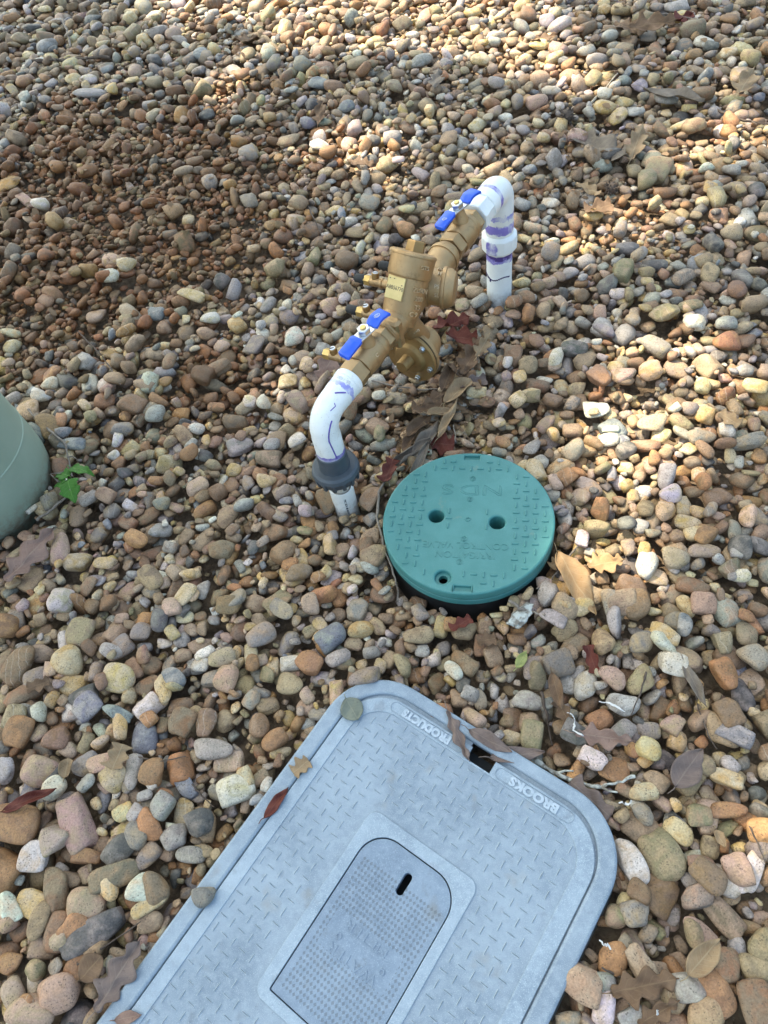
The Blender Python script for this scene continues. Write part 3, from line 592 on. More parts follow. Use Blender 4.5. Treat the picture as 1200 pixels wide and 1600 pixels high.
def footprint(x, y, R, ax):
    Mx = R @ np.diag(ax ** 2) @ R.T; hx, hy = math.sqrt(Mx[0, 0]), math.sqrt(Mx[1, 1])
    i0, i1 = int((x - hx - G0x) / CELL), int((x + hx - G0x) / CELL) + 2; j0, j1 = int((y - hy - G0y) / CELL), int((y + hy - G0y) / CELL) + 2
    if i0 < 0 or j0 < 0 or i1 >= NX or j1 >= NY: return None
    dx = XS[i0:i1][None, :] - x; dy = YS[j0:j1][:, None] - y
    det = Mx[0, 0] * Mx[1, 1] - Mx[0, 1] ** 2; a, b, c = Mx[1, 1] / det, -Mx[0, 1] / det, Mx[0, 0] / det
    q = a * dx * dx + 2 * b * dx * dy + c * dy * dy; ins = q < 1
    if ins.sum() < 2: return None
    m0 = Mx[2, 0] * a + Mx[2, 1] * b; m1 = Mx[2, 0] * b + Mx[2, 1] * c; Sz = Mx[2, 2] - (m0 * Mx[2, 0] + m1 * Mx[2, 1])
    mid = m0 * dx + m1 * dy; hh_ = np.sqrt(np.maximum(Sz * (1 - q), 0)); return i0, i1, j0, j1, ins, mid, hh_
def rest(fp, soft=.9):
    i0, i1, j0, j1, ins, mid, hh_ = fp; g_ = (H[j0:j1, i0:i1] - (mid - hh_))[ins]
    k = min(len(g_) - 1, int(len(g_) * soft)); return np.partition(g_, k)[k]
def settle(x, y, z, fp, R, ax, shp, c1, c2, rnd, name):
    i0, i1, j0, j1, ins, mid, hh_ = fp; top = z + mid + hh_ * .93; sub = H[j0:j1, i0:i1]; up_ = ins & (top > sub); sub[up_] = top[up_]; ID[j0:j1, i0:i1][up_] = len(ST)
    ST.append((np.array([x, y, z]), R, ax, shp, c1, c2, rnd, name))
def jit(c, s=.13): c = np.array(c) * [1.12, 1.07, 1.06] * math.exp(rng.normal(0, s)); return np.clip(c * np.exp(rng.normal(0, .05, 3)), .01, .8)
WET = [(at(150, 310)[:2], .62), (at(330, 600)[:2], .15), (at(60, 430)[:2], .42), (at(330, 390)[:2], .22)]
def stone_size(d): return .0212 + .0046 * max(0, d - 1.25)
PN = 0
def drop(n, smin, cand, soft, small=1.0, zmax=.02):
    P = rng.uniform((XS[0] + .1, YS[0] + .1), (XS[-1] - .1, YS[-1] - .1), (n, 2)); uv = proj(np.column_stack([P, np.zeros(n)]))
    d = np.linalg.norm(np.column_stack([P, np.full(n, CAM_H)]), axis=1)
    back = ((P - 0) @ np.array([RC[0, 2], RC[1, 2]]) * -1 + 0 > -10)
    ok = (uv[:, 0] > -140) & (uv[:, 0] < 1340) & (uv[:, 1] > -110) & (uv[:, 1] < 1730)
    ok &= rng.uniform(size=n) < (.0212 / np.array([stone_size(q_) for q_ in d])) ** 1.9
    for (x, y), d_ in zip(P[ok], d[ok]):
        wet = any(np.hypot(x - c_[0], y - c_[1]) < r_ * rng.uniform(.5, 1.2) for c_, r_ in WET)
        Ls = stone_size(d_) * small * math.exp(rng.normal(0, .43)) * (.8 if wet else 1); Ls = min(max(Ls, .009 * (1 + .35 * max(0, d_ - 1.2))), .046 + .012 * max(0, d_ - 1.2))
        ax = .5 * Ls * np.array([1.06, rng.uniform(.52, .95), rng.uniform(.30, .68)]); tilt = abs(rng.normal(0, .24)) if rng.random() > .12 else rng.uniform(.5, 1.3)
        R = rot(rng.uniform(0, 6.28), tilt, rng.uniform(0, 6.28)); best = None
        for c_ in range(cand):
            xx_, yy_ = (x, y) if c_ == 0 else (x + rng.normal(0, .022), y + rng.normal(0, .022))
            fp = footprint(xx_, yy_, R, ax)
            if fp is None: continue
            z = rest(fp, soft)
            if best is None or z < best[0]: best = (z, xx_, yy_, fp)
        if best is None or best[0] > zmax: continue
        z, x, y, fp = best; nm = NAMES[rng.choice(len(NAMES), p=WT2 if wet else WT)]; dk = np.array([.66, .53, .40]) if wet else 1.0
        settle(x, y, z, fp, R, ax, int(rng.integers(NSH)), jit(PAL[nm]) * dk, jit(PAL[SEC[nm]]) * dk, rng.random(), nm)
drop(26000, 0, 1, .80, .95, -.004)
drop(64000, 0, 4, .90, 1.0, .012)
uv0 = proj(np.stack([GX, GY, 0 * GX], -1)); vis_ = (SD > .02) & (uv0[..., 0] > 0) & (uv0[..., 0] < 1200) & (uv0[..., 1] > 0) & (uv0[..., 1] < 1600) & (H < .3)
ZS = float(np.median(H[vis_])); print('gravel level', ZS, 'stones', len(ST))
drop(30000, 0, 6, .92, .58, ZS + .002)
HERO = '''375,1237,58,44,20,white,a 193,1068,58,42,-15,cream 102,945,42,42,0,white 147,1111,44,38,40,slate blue,a 337,1177,66,34,0,pale grey 68,625,34,22,-10,white 84,604,26,20,0,white,a
136,997,50,38,60,tan,a 115,1040,50,46,0,cream 104,866,54,30,85,pinkish 242,914,48,34,-50,tan 168,888,42,20,0,cream 296,940,42,28,50,cream 256,980,46,28,80,dark grey 230,993,34,30,0,grey 363,955,44,30,0,brown
180,1027,42,24,-20,pale grey 238,1111,44,36,45,white,a 192,1122,54,20,-30,slate blue 281,1069,44,30,-60,slate blue 264,1088,54,24,-75,cream 293,1135,46,38,60,brown,a 325,1135,46,34,70,brown 361,1068,46,40,70,pinkish
352,1033,46,34,10,pinkish 100,1156,42,38,0,brown 42,1150,48,38,60,rust brown,a 46,1092,66,30,30,brown 40,1046,66,38,65,brown 19,988,42,34,0,rust brown 37,1292,78,52,-8,rust brown 129,1290,86,42,-70,pinkish,a
143,1340,46,22,-3,rust brown,a 197,1333,52,34,45,dark grey 188,1373,78,34,22,olive 234,1388,44,40,0,white 242,1417,56,22,35,cream 242,1443,38,26,15,tan 153,1466,94,40,28,dark grey,a 147,1416,54,48,0,pinkish,a
68,1343,42,40,0,white,a 98,1395,62,32,85,brown,a 28,1421,46,24,-70,white,a 139,1511,50,34,50,rust brown 105,1554,56,44,20,pinkish 58,1582,72,40,-8,pinkish 71,1479,40,32,0,pinkish,a 75,1441,50,26,72,tan 100,1455,58,32,80,brown
15,1362,62,50,-30,rust brown,a 187,1218,48,40,-40,cream 218,1211,56,26,78,pale grey 246,1212,44,36,80,rust brown 286,1203,46,40,-80,rust brown,a 68,1214,58,46,-20,pinkish 98,1236,42,30,35,white 255,1265,34,30,0,white,a
277,1313,42,36,20,pale grey 302,1337,46,24,0,pale grey 241,1296,52,30,-50,orange,a 224,1312,44,36,-40,grey 239,1341,42,30,50,grey 320,1290,42,38,30,dark grey,a 990,955,54,44,-70,brown 957,958,58,34,-75,grey 1007,892,46,32,70,white
1052,882,44,38,0,pinkish 1083,923,56,28,-15,brown 1093,953,42,36,0,pinkish 1148,910,34,22,0,white 1067,987,40,24,85,slate blue 1033,1002,46,34,-15,cream,a 1000,1013,42,34,0,grey 1048,1047,44,40,0,white,a 880,960,56,34,-45,tan
863,973,48,26,-28,pale grey 837,1052,54,36,10,grey 823,1098,52,32,-18,pale grey 958,1067,50,32,-40,pinkish 938,1127,42,34,35,orange 828,1153,52,38,80,olive,a 898,1157,46,38,-30,dark grey,a 923,1193,42,30,-35,white,a
1010,1178,40,32,-20,cream 1095,1203,38,32,0,tan 1130,1220,46,26,-22,cream 1003,1245,46,28,5,cream 1083,847,42,24,0,cream,a 1092,872,54,24,-5,pinkish 1153,865,42,36,80,dark grey 1135,1123,46,38,-60,brown,a 1143,1155,52,26,-25,slate blue,a
1048,1137,34,30,60,pinkish,a 1013,1147,42,26,0,grey 907,853,34,22,80,white 987,1355,78,36,-62,white 1032,1341,72,52,-60,olive 1057,1304,46,30,-35,cream 1171,1365,68,26,75,white 1143,1363,46,38,-70,pinkish,a 1099,1371,54,36,-40,brown
1125,1431,64,34,-45,tan,a 1083,1405,46,30,20,grey 957,1499,46,42,0,orange 907,1539,54,44,-25,pinkish,a 943,1576,48,30,80,white 940,1538,32,26,0,pale grey 997,1508,50,32,-60,pinkish,a 1124,1512,46,44,0,brown 1111,1549,60,42,-60,rust brown,a
1176,1516,42,36,0,tan 1073,1547,42,38,0,pale grey,a 1184,1307,42,38,0,orange 1128,1272,58,24,-5,rust brown 1089,1279,40,32,0,olive 999,1276,40,24,-50,grey 957,1435,34,32,0,olive 987,1432,42,36,0,grey 1077,1459,44,24,-75,olive
1176,1568,60,46,-70,brown 1099,1584,54,40,0,tan 1185,1477,46,36,40,olive 1149,1483,30,24,90,slate blue 936,601,40,30,-30,brown,a 971,606,34,26,-20,tan,a 1097,657,34,30,80,mustard,a 950,697,34,22,0,white 951,680,30,14,0,white 1021,554,48,32,-25,grey
1133,545,40,30,0,rust brown 1081,515,34,28,0,white 867,571,38,22,70,white,a 825,582,32,30,0,olive 944,528,44,18,-22,slate blue 1163,703,54,22,10,grey 1091,697,42,26,0,grey 894,559,44,26,-10,dark grey,a 1020,425,42,22,0,dark grey
972,437,42,28,60,olive,a 1105,442,40,26,75,tan 965,466,28,20,0,white 1074,491,40,18,10,olive 304,472,50,22,-15,cream 178,444,32,22,0,white,a 204,424,32,26,20,cream 180,412,30,26,0,cream 248,500,30,26,0,slate blue,a 204,492,46,24,-35,pinkish,a
216,640,46,34,-20,brown,a 250,657,32,30,0,pale grey 346,578,40,26,35,brown 230,612,38,20,-20,pinkish 252,634,40,18,-22,rust brown 432,430,34,28,0,olive 120,704,46,24,0,slate blue 60,690,46,32,-40,dark grey 86,674,54,32,-65,rust brown 18,544,28,24,0,cream
18,524,38,16,-8,cream 394,638,26,20,0,white 416,640,28,22,-50,white 312,678,30,20,-20,white 145,157,52,16,5,pale grey 70,325,28,20,0,white 42,315,40,14,-30,pinkish 330,289,28,24,-50,grey 295,345,22,20,0,cream 120,135,26,18,0,cream 144,135,26,15,0,white
420,95,28,24,50,white 1025,280,46,34,55,tan,a 1010,292,40,28,80,olive 816,20,24,26,0,mustard 655,1000,52,30,5,tan 705,985,26,24,0,orange 470,905,48,30,10,brown 585,880,46,38,0,tan,a 580,850,34,30,0,tan 563,990,50,30,10,mustard 530,1035,46,26,25,pale grey
455,1040,36,28,0,white,a 660,1020,26,22,0,pale grey 710,1055,36,22,-40,white 735,1090,30,24,-20,pale grey 690,1120,40,28,10,rust brown 350,870,46,34,0,brown 430,705,30,22,0,pale grey 465,700,34,24,30,white 420,760,34,24,0,cream 745,625,34,24,0,cream,a 752,548,30,16,0,cream
1128,518,34,26,0,pale grey 1160,590,28,22,0,pale grey 500,140,32,24,0,slate blue 318,97,24,22,0,slate blue 905,245,30,20,0,grey 660,108,40,20,20,pale grey 790,380,34,26,0,olive'''
HID = []
for it in HERO.replace('\n', ' ').replace('slate blue', 'slate_blue').replace('pale grey', 'pale_grey').replace('dark grey', 'dark_grey').replace('rust brown', 'rust_brown').split():
    q = it.split(','); u, v, lp, sp, an = map(float, q[:5]); nm = q[5].replace('_', ' '); p = at(u, v, 0.0); k = ppm(p); a_ = math.radians(an)
    dv_ = at(u + 6 * math.cos(a_), v - 6 * math.sin(a_)) - p; yaw = math.atan2(dv_[1], dv_[0])
    ax = .5 / k * np.array([lp * .93, sp * .96, min(sp, lp) * rng.uniform(.55, .75)]); view = nrm(CAM - p); td = math.atan2(view[0], -view[1]) + 0
    tl = .16 if lp < 60 else .10; R = rot(yaw, tl, math.atan2(view[1], view[0]) + math.pi / 2)
    fp = footprint(p[0], p[1], R, ax)
    if fp is None: continue
    z = min(max(rest(fp, .7), ZS - .004), ZS + .013); shp = int(rng.integers(NSH // 4)) * 4 + (3 if len(q) > 6 else int(rng.integers(0, 2)))
    HID.append(len(ST)); settle(p[0], p[1], z, fp, R, ax, shp, jit(PAL[nm], .06), jit(PAL[SEC[nm]], .06), rng.random(), nm)
# visible area of each stone, as the photo's camera sees it
PP = np.stack([GX, GY, np.full_like(GX, 0)], -1); uvg = proj(PP); inn = (uvg[..., 0] > 2) & (uvg[..., 0] < 1198) & (uvg[..., 1] > 2) & (uvg[..., 1] < 1598) & (ID >= 0)
dist = np.sqrt(GX ** 2 + GY ** 2 + 1); wgt = (FPX / dist) ** 2 / dist * CELL ** 2
area = np.bincount(ID[inn], weights=wgt[inn], minlength=len(ST)); cells = np.bincount(ID[ID >= 0], minlength=len(ST))
foot = np.array([math.pi * s[2][0] * s[2][1] / CELL ** 2 for s in ST]); seen = cells > foot * .15
area[HID] *= 1.25
order = np.argsort(-area); SINGLE = [int(i) for i in order[:300]]; sset = set(SINGLE)
OFFZ = -ZS + .008                                                 # bring the top of the gravel to height zero
H += OFFZ
def stone_arrays(i, n):
    loc, R, ax, shp, c1, c2, rnd, nm = ST[i]; return (SV[n][shp] * ax) @ R.T
def stone_mesh(name, V, F, C1, C2, RN):
    me = bpy.data.meshes.new(name); me.vertices.add(len(V)); me.vertices.foreach_set('co', V.astype(np.float32).ravel())
    me.loops.add(F.size); me.loops.foreach_set('vertex_index', F.astype(np.int32).ravel()); me.polygons.add(len(F))
    me.polygons.foreach_set('loop_start', np.arange(0, F.size, 4, dtype=np.int32)); me.polygons.foreach_set('loop_total', np.full(len(F), 4, np.int32))
    me.polygons.foreach_set('use_smooth', np.ones(len(F), bool))
    for k, c in (('tone', C1), ('tone_b', C2)):
        a = me.attributes.new(k, 'FLOAT_COLOR', 'POINT'); a.data.foreach_set('color', np.column_stack([c, np.ones(len(c))]).astype(np.float32).ravel())
    a = me.attributes.new('rand', 'FLOAT', 'POINT'); a.data.foreach_set('value', RN.astype(np.float32)); me.materials.append(M_STONE); me.update(calc_edges=True); return me
vs, fs, c1s, c2s, rs_, base = [], [], [], [], [], 0
for i, s in enumerate(ST):
    if i in sset or not seen[i]: continue
    dd = np.linalg.norm(CAM - s[0]); n = 4 if dd < 1.5 else 3
    v = stone_arrays(i, n) + s[0] + [0, 0, OFFZ]; vs.append(v); fs.append(SPH[n][1] + base); base += len(v); m_ = len(v)
    c1s.append(np.repeat(s[4][None], m_, 0)); c2s.append(np.repeat(s[5][None], m_, 0)); rs_.append(np.full(m_, s[6]))
me = stone_mesh('gravel', np.vstack(vs), np.vstack(fs), np.vstack(c1s), np.vstack(c2s), np.concatenate(rs_))
gr = bpy.data.objects.new('gravel', me); COL.objects.link(gr); gr['kind'] = 'stuff'; gr['label'] = 'mixed brown, grey and cream river gravel covering the ground'
print('gravel faces', len(me.polygons), 'stones joined', len(vs))
ANCH = [(40, 60, 'in the far corner above the wet patch'), (600, 60, 'in the sunlit far strip of gravel'), (1130, 60, 'in the far corner beyond curled oak leaves'), (250, 300, 'in the dark wet patch of gravel'),
 (950, 250, 'near the curled oak leaf behind the white riser'), (480, 240, 'between the wet patch and far white riser'), (870, 400, 'beside the far white riser'), (1120, 420, 'level with far white riser near picture edge'),
 (480, 430, 'beside the test cocks of the bronze valve'), (180, 480, 'beyond the sage pedestal edging the wet patch'), (80, 620, 'behind the sage green pedestal'), (250, 640, 'between the pedestal and near white elbow'), (420, 640, 'beside the near white elbow'),
 (680, 640, 'in the leaf litter under relief valve'), (870, 600, 'between bronze valve and sunny gravel patch'), (1000, 630, 'inside the bright sunny patch of gravel'), (1150, 640, 'beyond the sunny patch towards picture edge'), (560, 840, 'between the near riser and the green lid'),
 (130, 740, 'next to the green seedling'), (430, 820, 'in the gravel before the near riser'), (270, 860, 'in open gravel in front of the seedling'), (60, 900, 'beside the pinkish oak leaf at the pedestal'), (920, 830, 'beside the green lid near sunlit leaves'), (1100, 850, 'beyond the sunlit orange leaf'),
 (640, 990, 'between green lid and grey meter box'), (480, 1000, 'between the green lid and box corner'), (850, 1000, 'beside the lichen chip'), (1000, 960, 'near two flat brown stones past the lid'), (1130, 1000, 'at picture edge level with lichen chip'),
 (150, 1040, 'in the gravel in front of the pedestal'), (330, 1050, 'in the gravel behind the blue grey stone'), (30, 1050, 'at the picture edge in front of pedestal'), (850, 1130, 'behind the lettered edge of the box'), (980, 1160, 'around the white shreds past the box'), (1120, 1160, 'at picture edge level with white shreds'),
 (420, 1150, 'beside the far corner of the grey box'), (80, 1200, 'at the picture edge below blue grey stone'), (300, 1200, 'by the long box edge near big white stone'), (250, 1320, 'along the middle of the long box edge'), (60, 1330, 'near the big rust stone at picture edge'), (150, 1420, 'around the long dark slab stone'),
 (50, 1500, 'in the bottom corner away from the box'), (240, 1430, 'by long box edge near pebble on rim'), (130, 1560, 'in the bottom corner beside purplish leaf'), (1000, 1260, 'by the rounded box corner under lichen twig'), (1150, 1280, 'at picture edge level with lichen twig'),
 (1000, 1370, 'by long white stone at rounded box corner'), (1140, 1390, 'near curved white stone at picture edge'), (950, 1470, 'against the visible side wall of the box'), (1080, 1460, 'between the side wall and the brown stones'), (1160, 1520, 'in the bottom corner beside big brown leaf'), (940, 1570, 'at bottom edge between box and brown leaf')]
AP = np.array([a[:2] for a in ANCH], float); buckets = {}
uvs = proj(np.array([ST[i][0] for i in SINGLE]))
for i, uv in zip(SINGLE, uvs):
    loc, R, ax, shp, c1, c2, rnd, nm = ST[i]; el_ = ax[0] / ax[1]; ang_ = shp % 4 == 3
    sh = 'long angular' if el_ > 1.5 and ang_ else 'elongated' if el_ > 1.5 else 'angular' if ang_ else 'oval' if el_ > 1.18 else 'rounded'
    k = int(np.argmin(np.hypot(*(AP - uv).T))); buckets.setdefault((nm, sh, k), []).append((area[i], i))
ORD = ['', 'second largest ', 'third largest ', 'fourth largest ', 'fifth largest ', 'sixth largest ']
for (nm, sh, k), lst in buckets.items():
    lst.sort(reverse=True)
    for r_, (a_, i) in enumerate(lst):
        loc, R, ax, shp, c1, c2, rnd, _n = ST[i]; v = stone_arrays(i, 9); m_ = len(v)
        me = stone_mesh('pebble', v, SPH[9][1], np.repeat(c1[None], m_, 0), np.repeat(c2[None], m_, 0), np.full(m_, rnd))
        o = bpy.data.objects.new('pebble', me); COL.objects.link(o); o.location = tuple(loc + [0, 0, OFFZ])
        pre = '' if len(lst) == 1 else ('largest ' if r_ == 0 else ORD[min(r_, 5)])
        tag(o, pre + nm + ' ' + sh + ' pebble ' + ANCH[k][2], 'pebble', 'pebbles in the gravel bed')
def ground_z(x, y, r=.012, q=.8):
    i, j, k = int((x - G0x) / CELL), int((y - G0y) / CELL), max(1, int(r / CELL)); s_ = H[max(j - k, 0):j + k + 1, max(i - k, 0):i + k + 1]; s_ = s_[s_ < .2]
    return float(np.quantile(s_, q)) if s_.size else .0

# ------------------------------------------------------------------ fallen leaves, twigs, scraps
def leaf_mat(name, c0, c1, vein):
    n = NT(name); p = n.obj_co(); c = n.mix(n.ramp(n.noise(p, 55, 5, .65), .35, .68), c0, c1)
    c = n.mix(n.math('MULTIPLY', n.ramp(n.noise(p, 240, 3, .6), .6, .72), .5), c, tuple(x * .45 for x in c0))
    at_ = n.n('ShaderNodeAttribute', attribute_name='side').outputs['Fac']; al = n.n('ShaderNodeAttribute', attribute_name='along').outputs['Fac']
    mid = n.math('LESS_THAN', n.math('ABSOLUTE', at_), .05)
    sv = n.math('ABSOLUTE', n.math('SUBTRACT', n.math('FRACT', n.math('SUBTRACT', n.math('MULTIPLY', al, 8.0), n.math('MULTIPLY', n.math('ABSOLUTE', at_), 1.6))), .5))
    vn = n.math('MULTIPLY', n.math('LESS_THAN', sv, .05), .55); m = n.math('MAXIMUM', mid, vn); c = n.mix(n.math('MULTIPLY', m, .6), c, vein)
    n.col(c); n.set(Roughness=.62, Specular_IOR_Level=.35); n.b.inputs['Subsurface Weight'].default_value = .0
    n.bump(n.math('ADD', n.noise(p, 160, 4), n.math('MULTIPLY', m, .8)), .5, .0012)
    tr = n.n('ShaderNodeBsdfTranslucent'); n.l(c, tr.inputs[0]); mx = n.n('ShaderNodeMixShader'); mx.inputs[0].default_value = .22
    out = n.t.nodes['Material Output']; n.l(n.b.outputs[0], mx.inputs[1]); n.l(tr.outputs[0], mx.inputs[2]); n.l(mx.outputs[0], out.inputs[0]); return n.m
LM = {'tan': leaf_mat('dry tan leaf', (.30, .20, .11), (.40, .28, .16), (.46, .36, .22)), 'brown': leaf_mat('dry brown leaf', (.14, .082, .046), (.22, .135, .078), (.27, .18, .10)),
 'grey': leaf_mat('grey weathered leaf', (.17, .135, .105), (.25, .205, .16), (.30, .25, .19)), 'red': leaf_mat('dark red leaf', (.105, .020, .014), (.17, .045, .028), (.20, .08, .05)),
 'orange': leaf_mat('orange leaf', (.38, .225, .10), (.46, .30, .155), (.5, .36, .2)), 'plum': leaf_mat('dusty purplish leaf', (.17, .125, .11), (.235, .175, .15), (.29, .23, .19)),
 'pink': leaf_mat('pinkish brown leaf', (.25, .155, .12), (.32, .21, .165), (.36, .26, .2)), 'green': leaf_mat('fresh green leaf', (.05, .16, .018), (.075, .215, .03), (.16, .34, .07)), 'olive': leaf_mat('grey green leaf', (.17, .19, .15), (.23, .25, .20), (.28, .29, .22)),
 'yellow': leaf_mat('yellow green leaf', (.30, .33, .10), (.40, .42, .16), (.45, .45, .2))}
def outline(kind, t):
    if kind == 'oak':
        b = math.sin(math.pi * min(t * 1.02 + .02, 1)) ** .6; return b * (.62 + .24 * math.cos(2 * math.pi * (t * 3.3 + .12)) + .08 * math.sin(t * 31)) * (1 - .15 * t)
    if kind == 'lance': return .95 * math.sin(math.pi * t ** .8) ** .9
    if kind == 'oval': return math.sin(math.pi * t) ** .62
    if kind == 'scrap': return (.75 + .25 * math.sin(t * 13 + 1)) * min(1, 12 * t + .3, 12 * (1 - t) + .3)
    if kind == 'maple': return max(.03, math.sin(math.pi * t ** .6) ** .8 * (.80 + .16 * math.cos(2 * math.pi * (t * 2.2 - .25)) + .06 * math.sin(t * 40)))
def leaf_geo(kind, ln, wd, curl, bend, twist, seed, nl=26, nw=9):
    r_ = random.Random(seed); V = []; SDE = []; AL = []; ph = r_.uniform(0, 6)
    for i in range(nl):
        t = i / (nl - 1); w_ = outline(kind, t) * wd / 2
        for j in range(nw):
            s = -1 + 2 * j / (nw - 1); asym = 1 + .18 * math.sin(t * 9 + ph + (2 if s > 0 else 0)) if kind in ('oak', 'scrap') else 1
            y = s * w_ * asym; z = 0.0
            if abs(curl) > .02: rad = (wd / 2) / curl; a = y / rad; y, z = rad * math.sin(a), rad * (1 - math.cos(a))
            z += .035 * ln * math.sin(t * 7 + ph) * abs(s) + .02 * ln * math.sin(3 * s + 11 * t + ph) + .009 * ln * math.sin(23 * t + 6 * s * (1 + .3 * math.sin(ph)) + 2 * ph)
            a = bend * (t - .4); x = ln * (t - .5)
            zb = bend * ln * (t - .45) ** 2; tw = twist * (t - .5); y, z = y * math.cos(tw) - z * math.sin(tw), y * math.sin(tw) + z * math.cos(tw)
            V.append((x, y, z + zb)); SDE.append(s); AL.append(t)
    F = [(i * nw + j, (i + 1) * nw + j, (i + 1) * nw + j + 1, i * nw + j + 1) for i in range(nl - 1) for j in range(nw - 1)]
    n0 = len(V); a0 = nw // 2                              # a thin stalk
    if kind != 'scrap':
        m = MB(); b = np.array(V[a0]); m.tube([b + [.01 * ln, 0, 0], b + [-.09 * ln, .01 * ln, .004], b + [-.2 * ln, .035 * ln, -.002]], [.0007, .0006, .0005], 5)
        V += m.v; F += [tuple(k + n0 for k in f) for f in m.f]; SDE += [0.0] * len(m.v); AL += [.03] * len(m.v)
    return V, F, SDE, AL
def leaf_obj(name, kind, ln, wd, curl, bend, twist, mat, seed, parent=None):
    V, F, SDE, AL = leaf_geo(kind, ln, wd, curl, bend, twist, seed); me = bpy.data.meshes.new(name); me.from_pydata(V, [], F)
    for k, d_ in (('side', SDE), ('along', AL)): me.attributes.new(k, 'FLOAT', 'POINT').data.foreach_set('value', np.array(d_, np.float32))
    me.materials.append(LM[mat]); me.polygons.foreach_set('use_smooth', np.ones(len(me.polygons), bool)); me.update()
    o = bpy.data.objects.new(name, me); COL.objects.link(o); o.parent = parent
    sd = o.modifiers.new('thickness', 'SOLIDIFY'); sd.thickness = .0006; return o
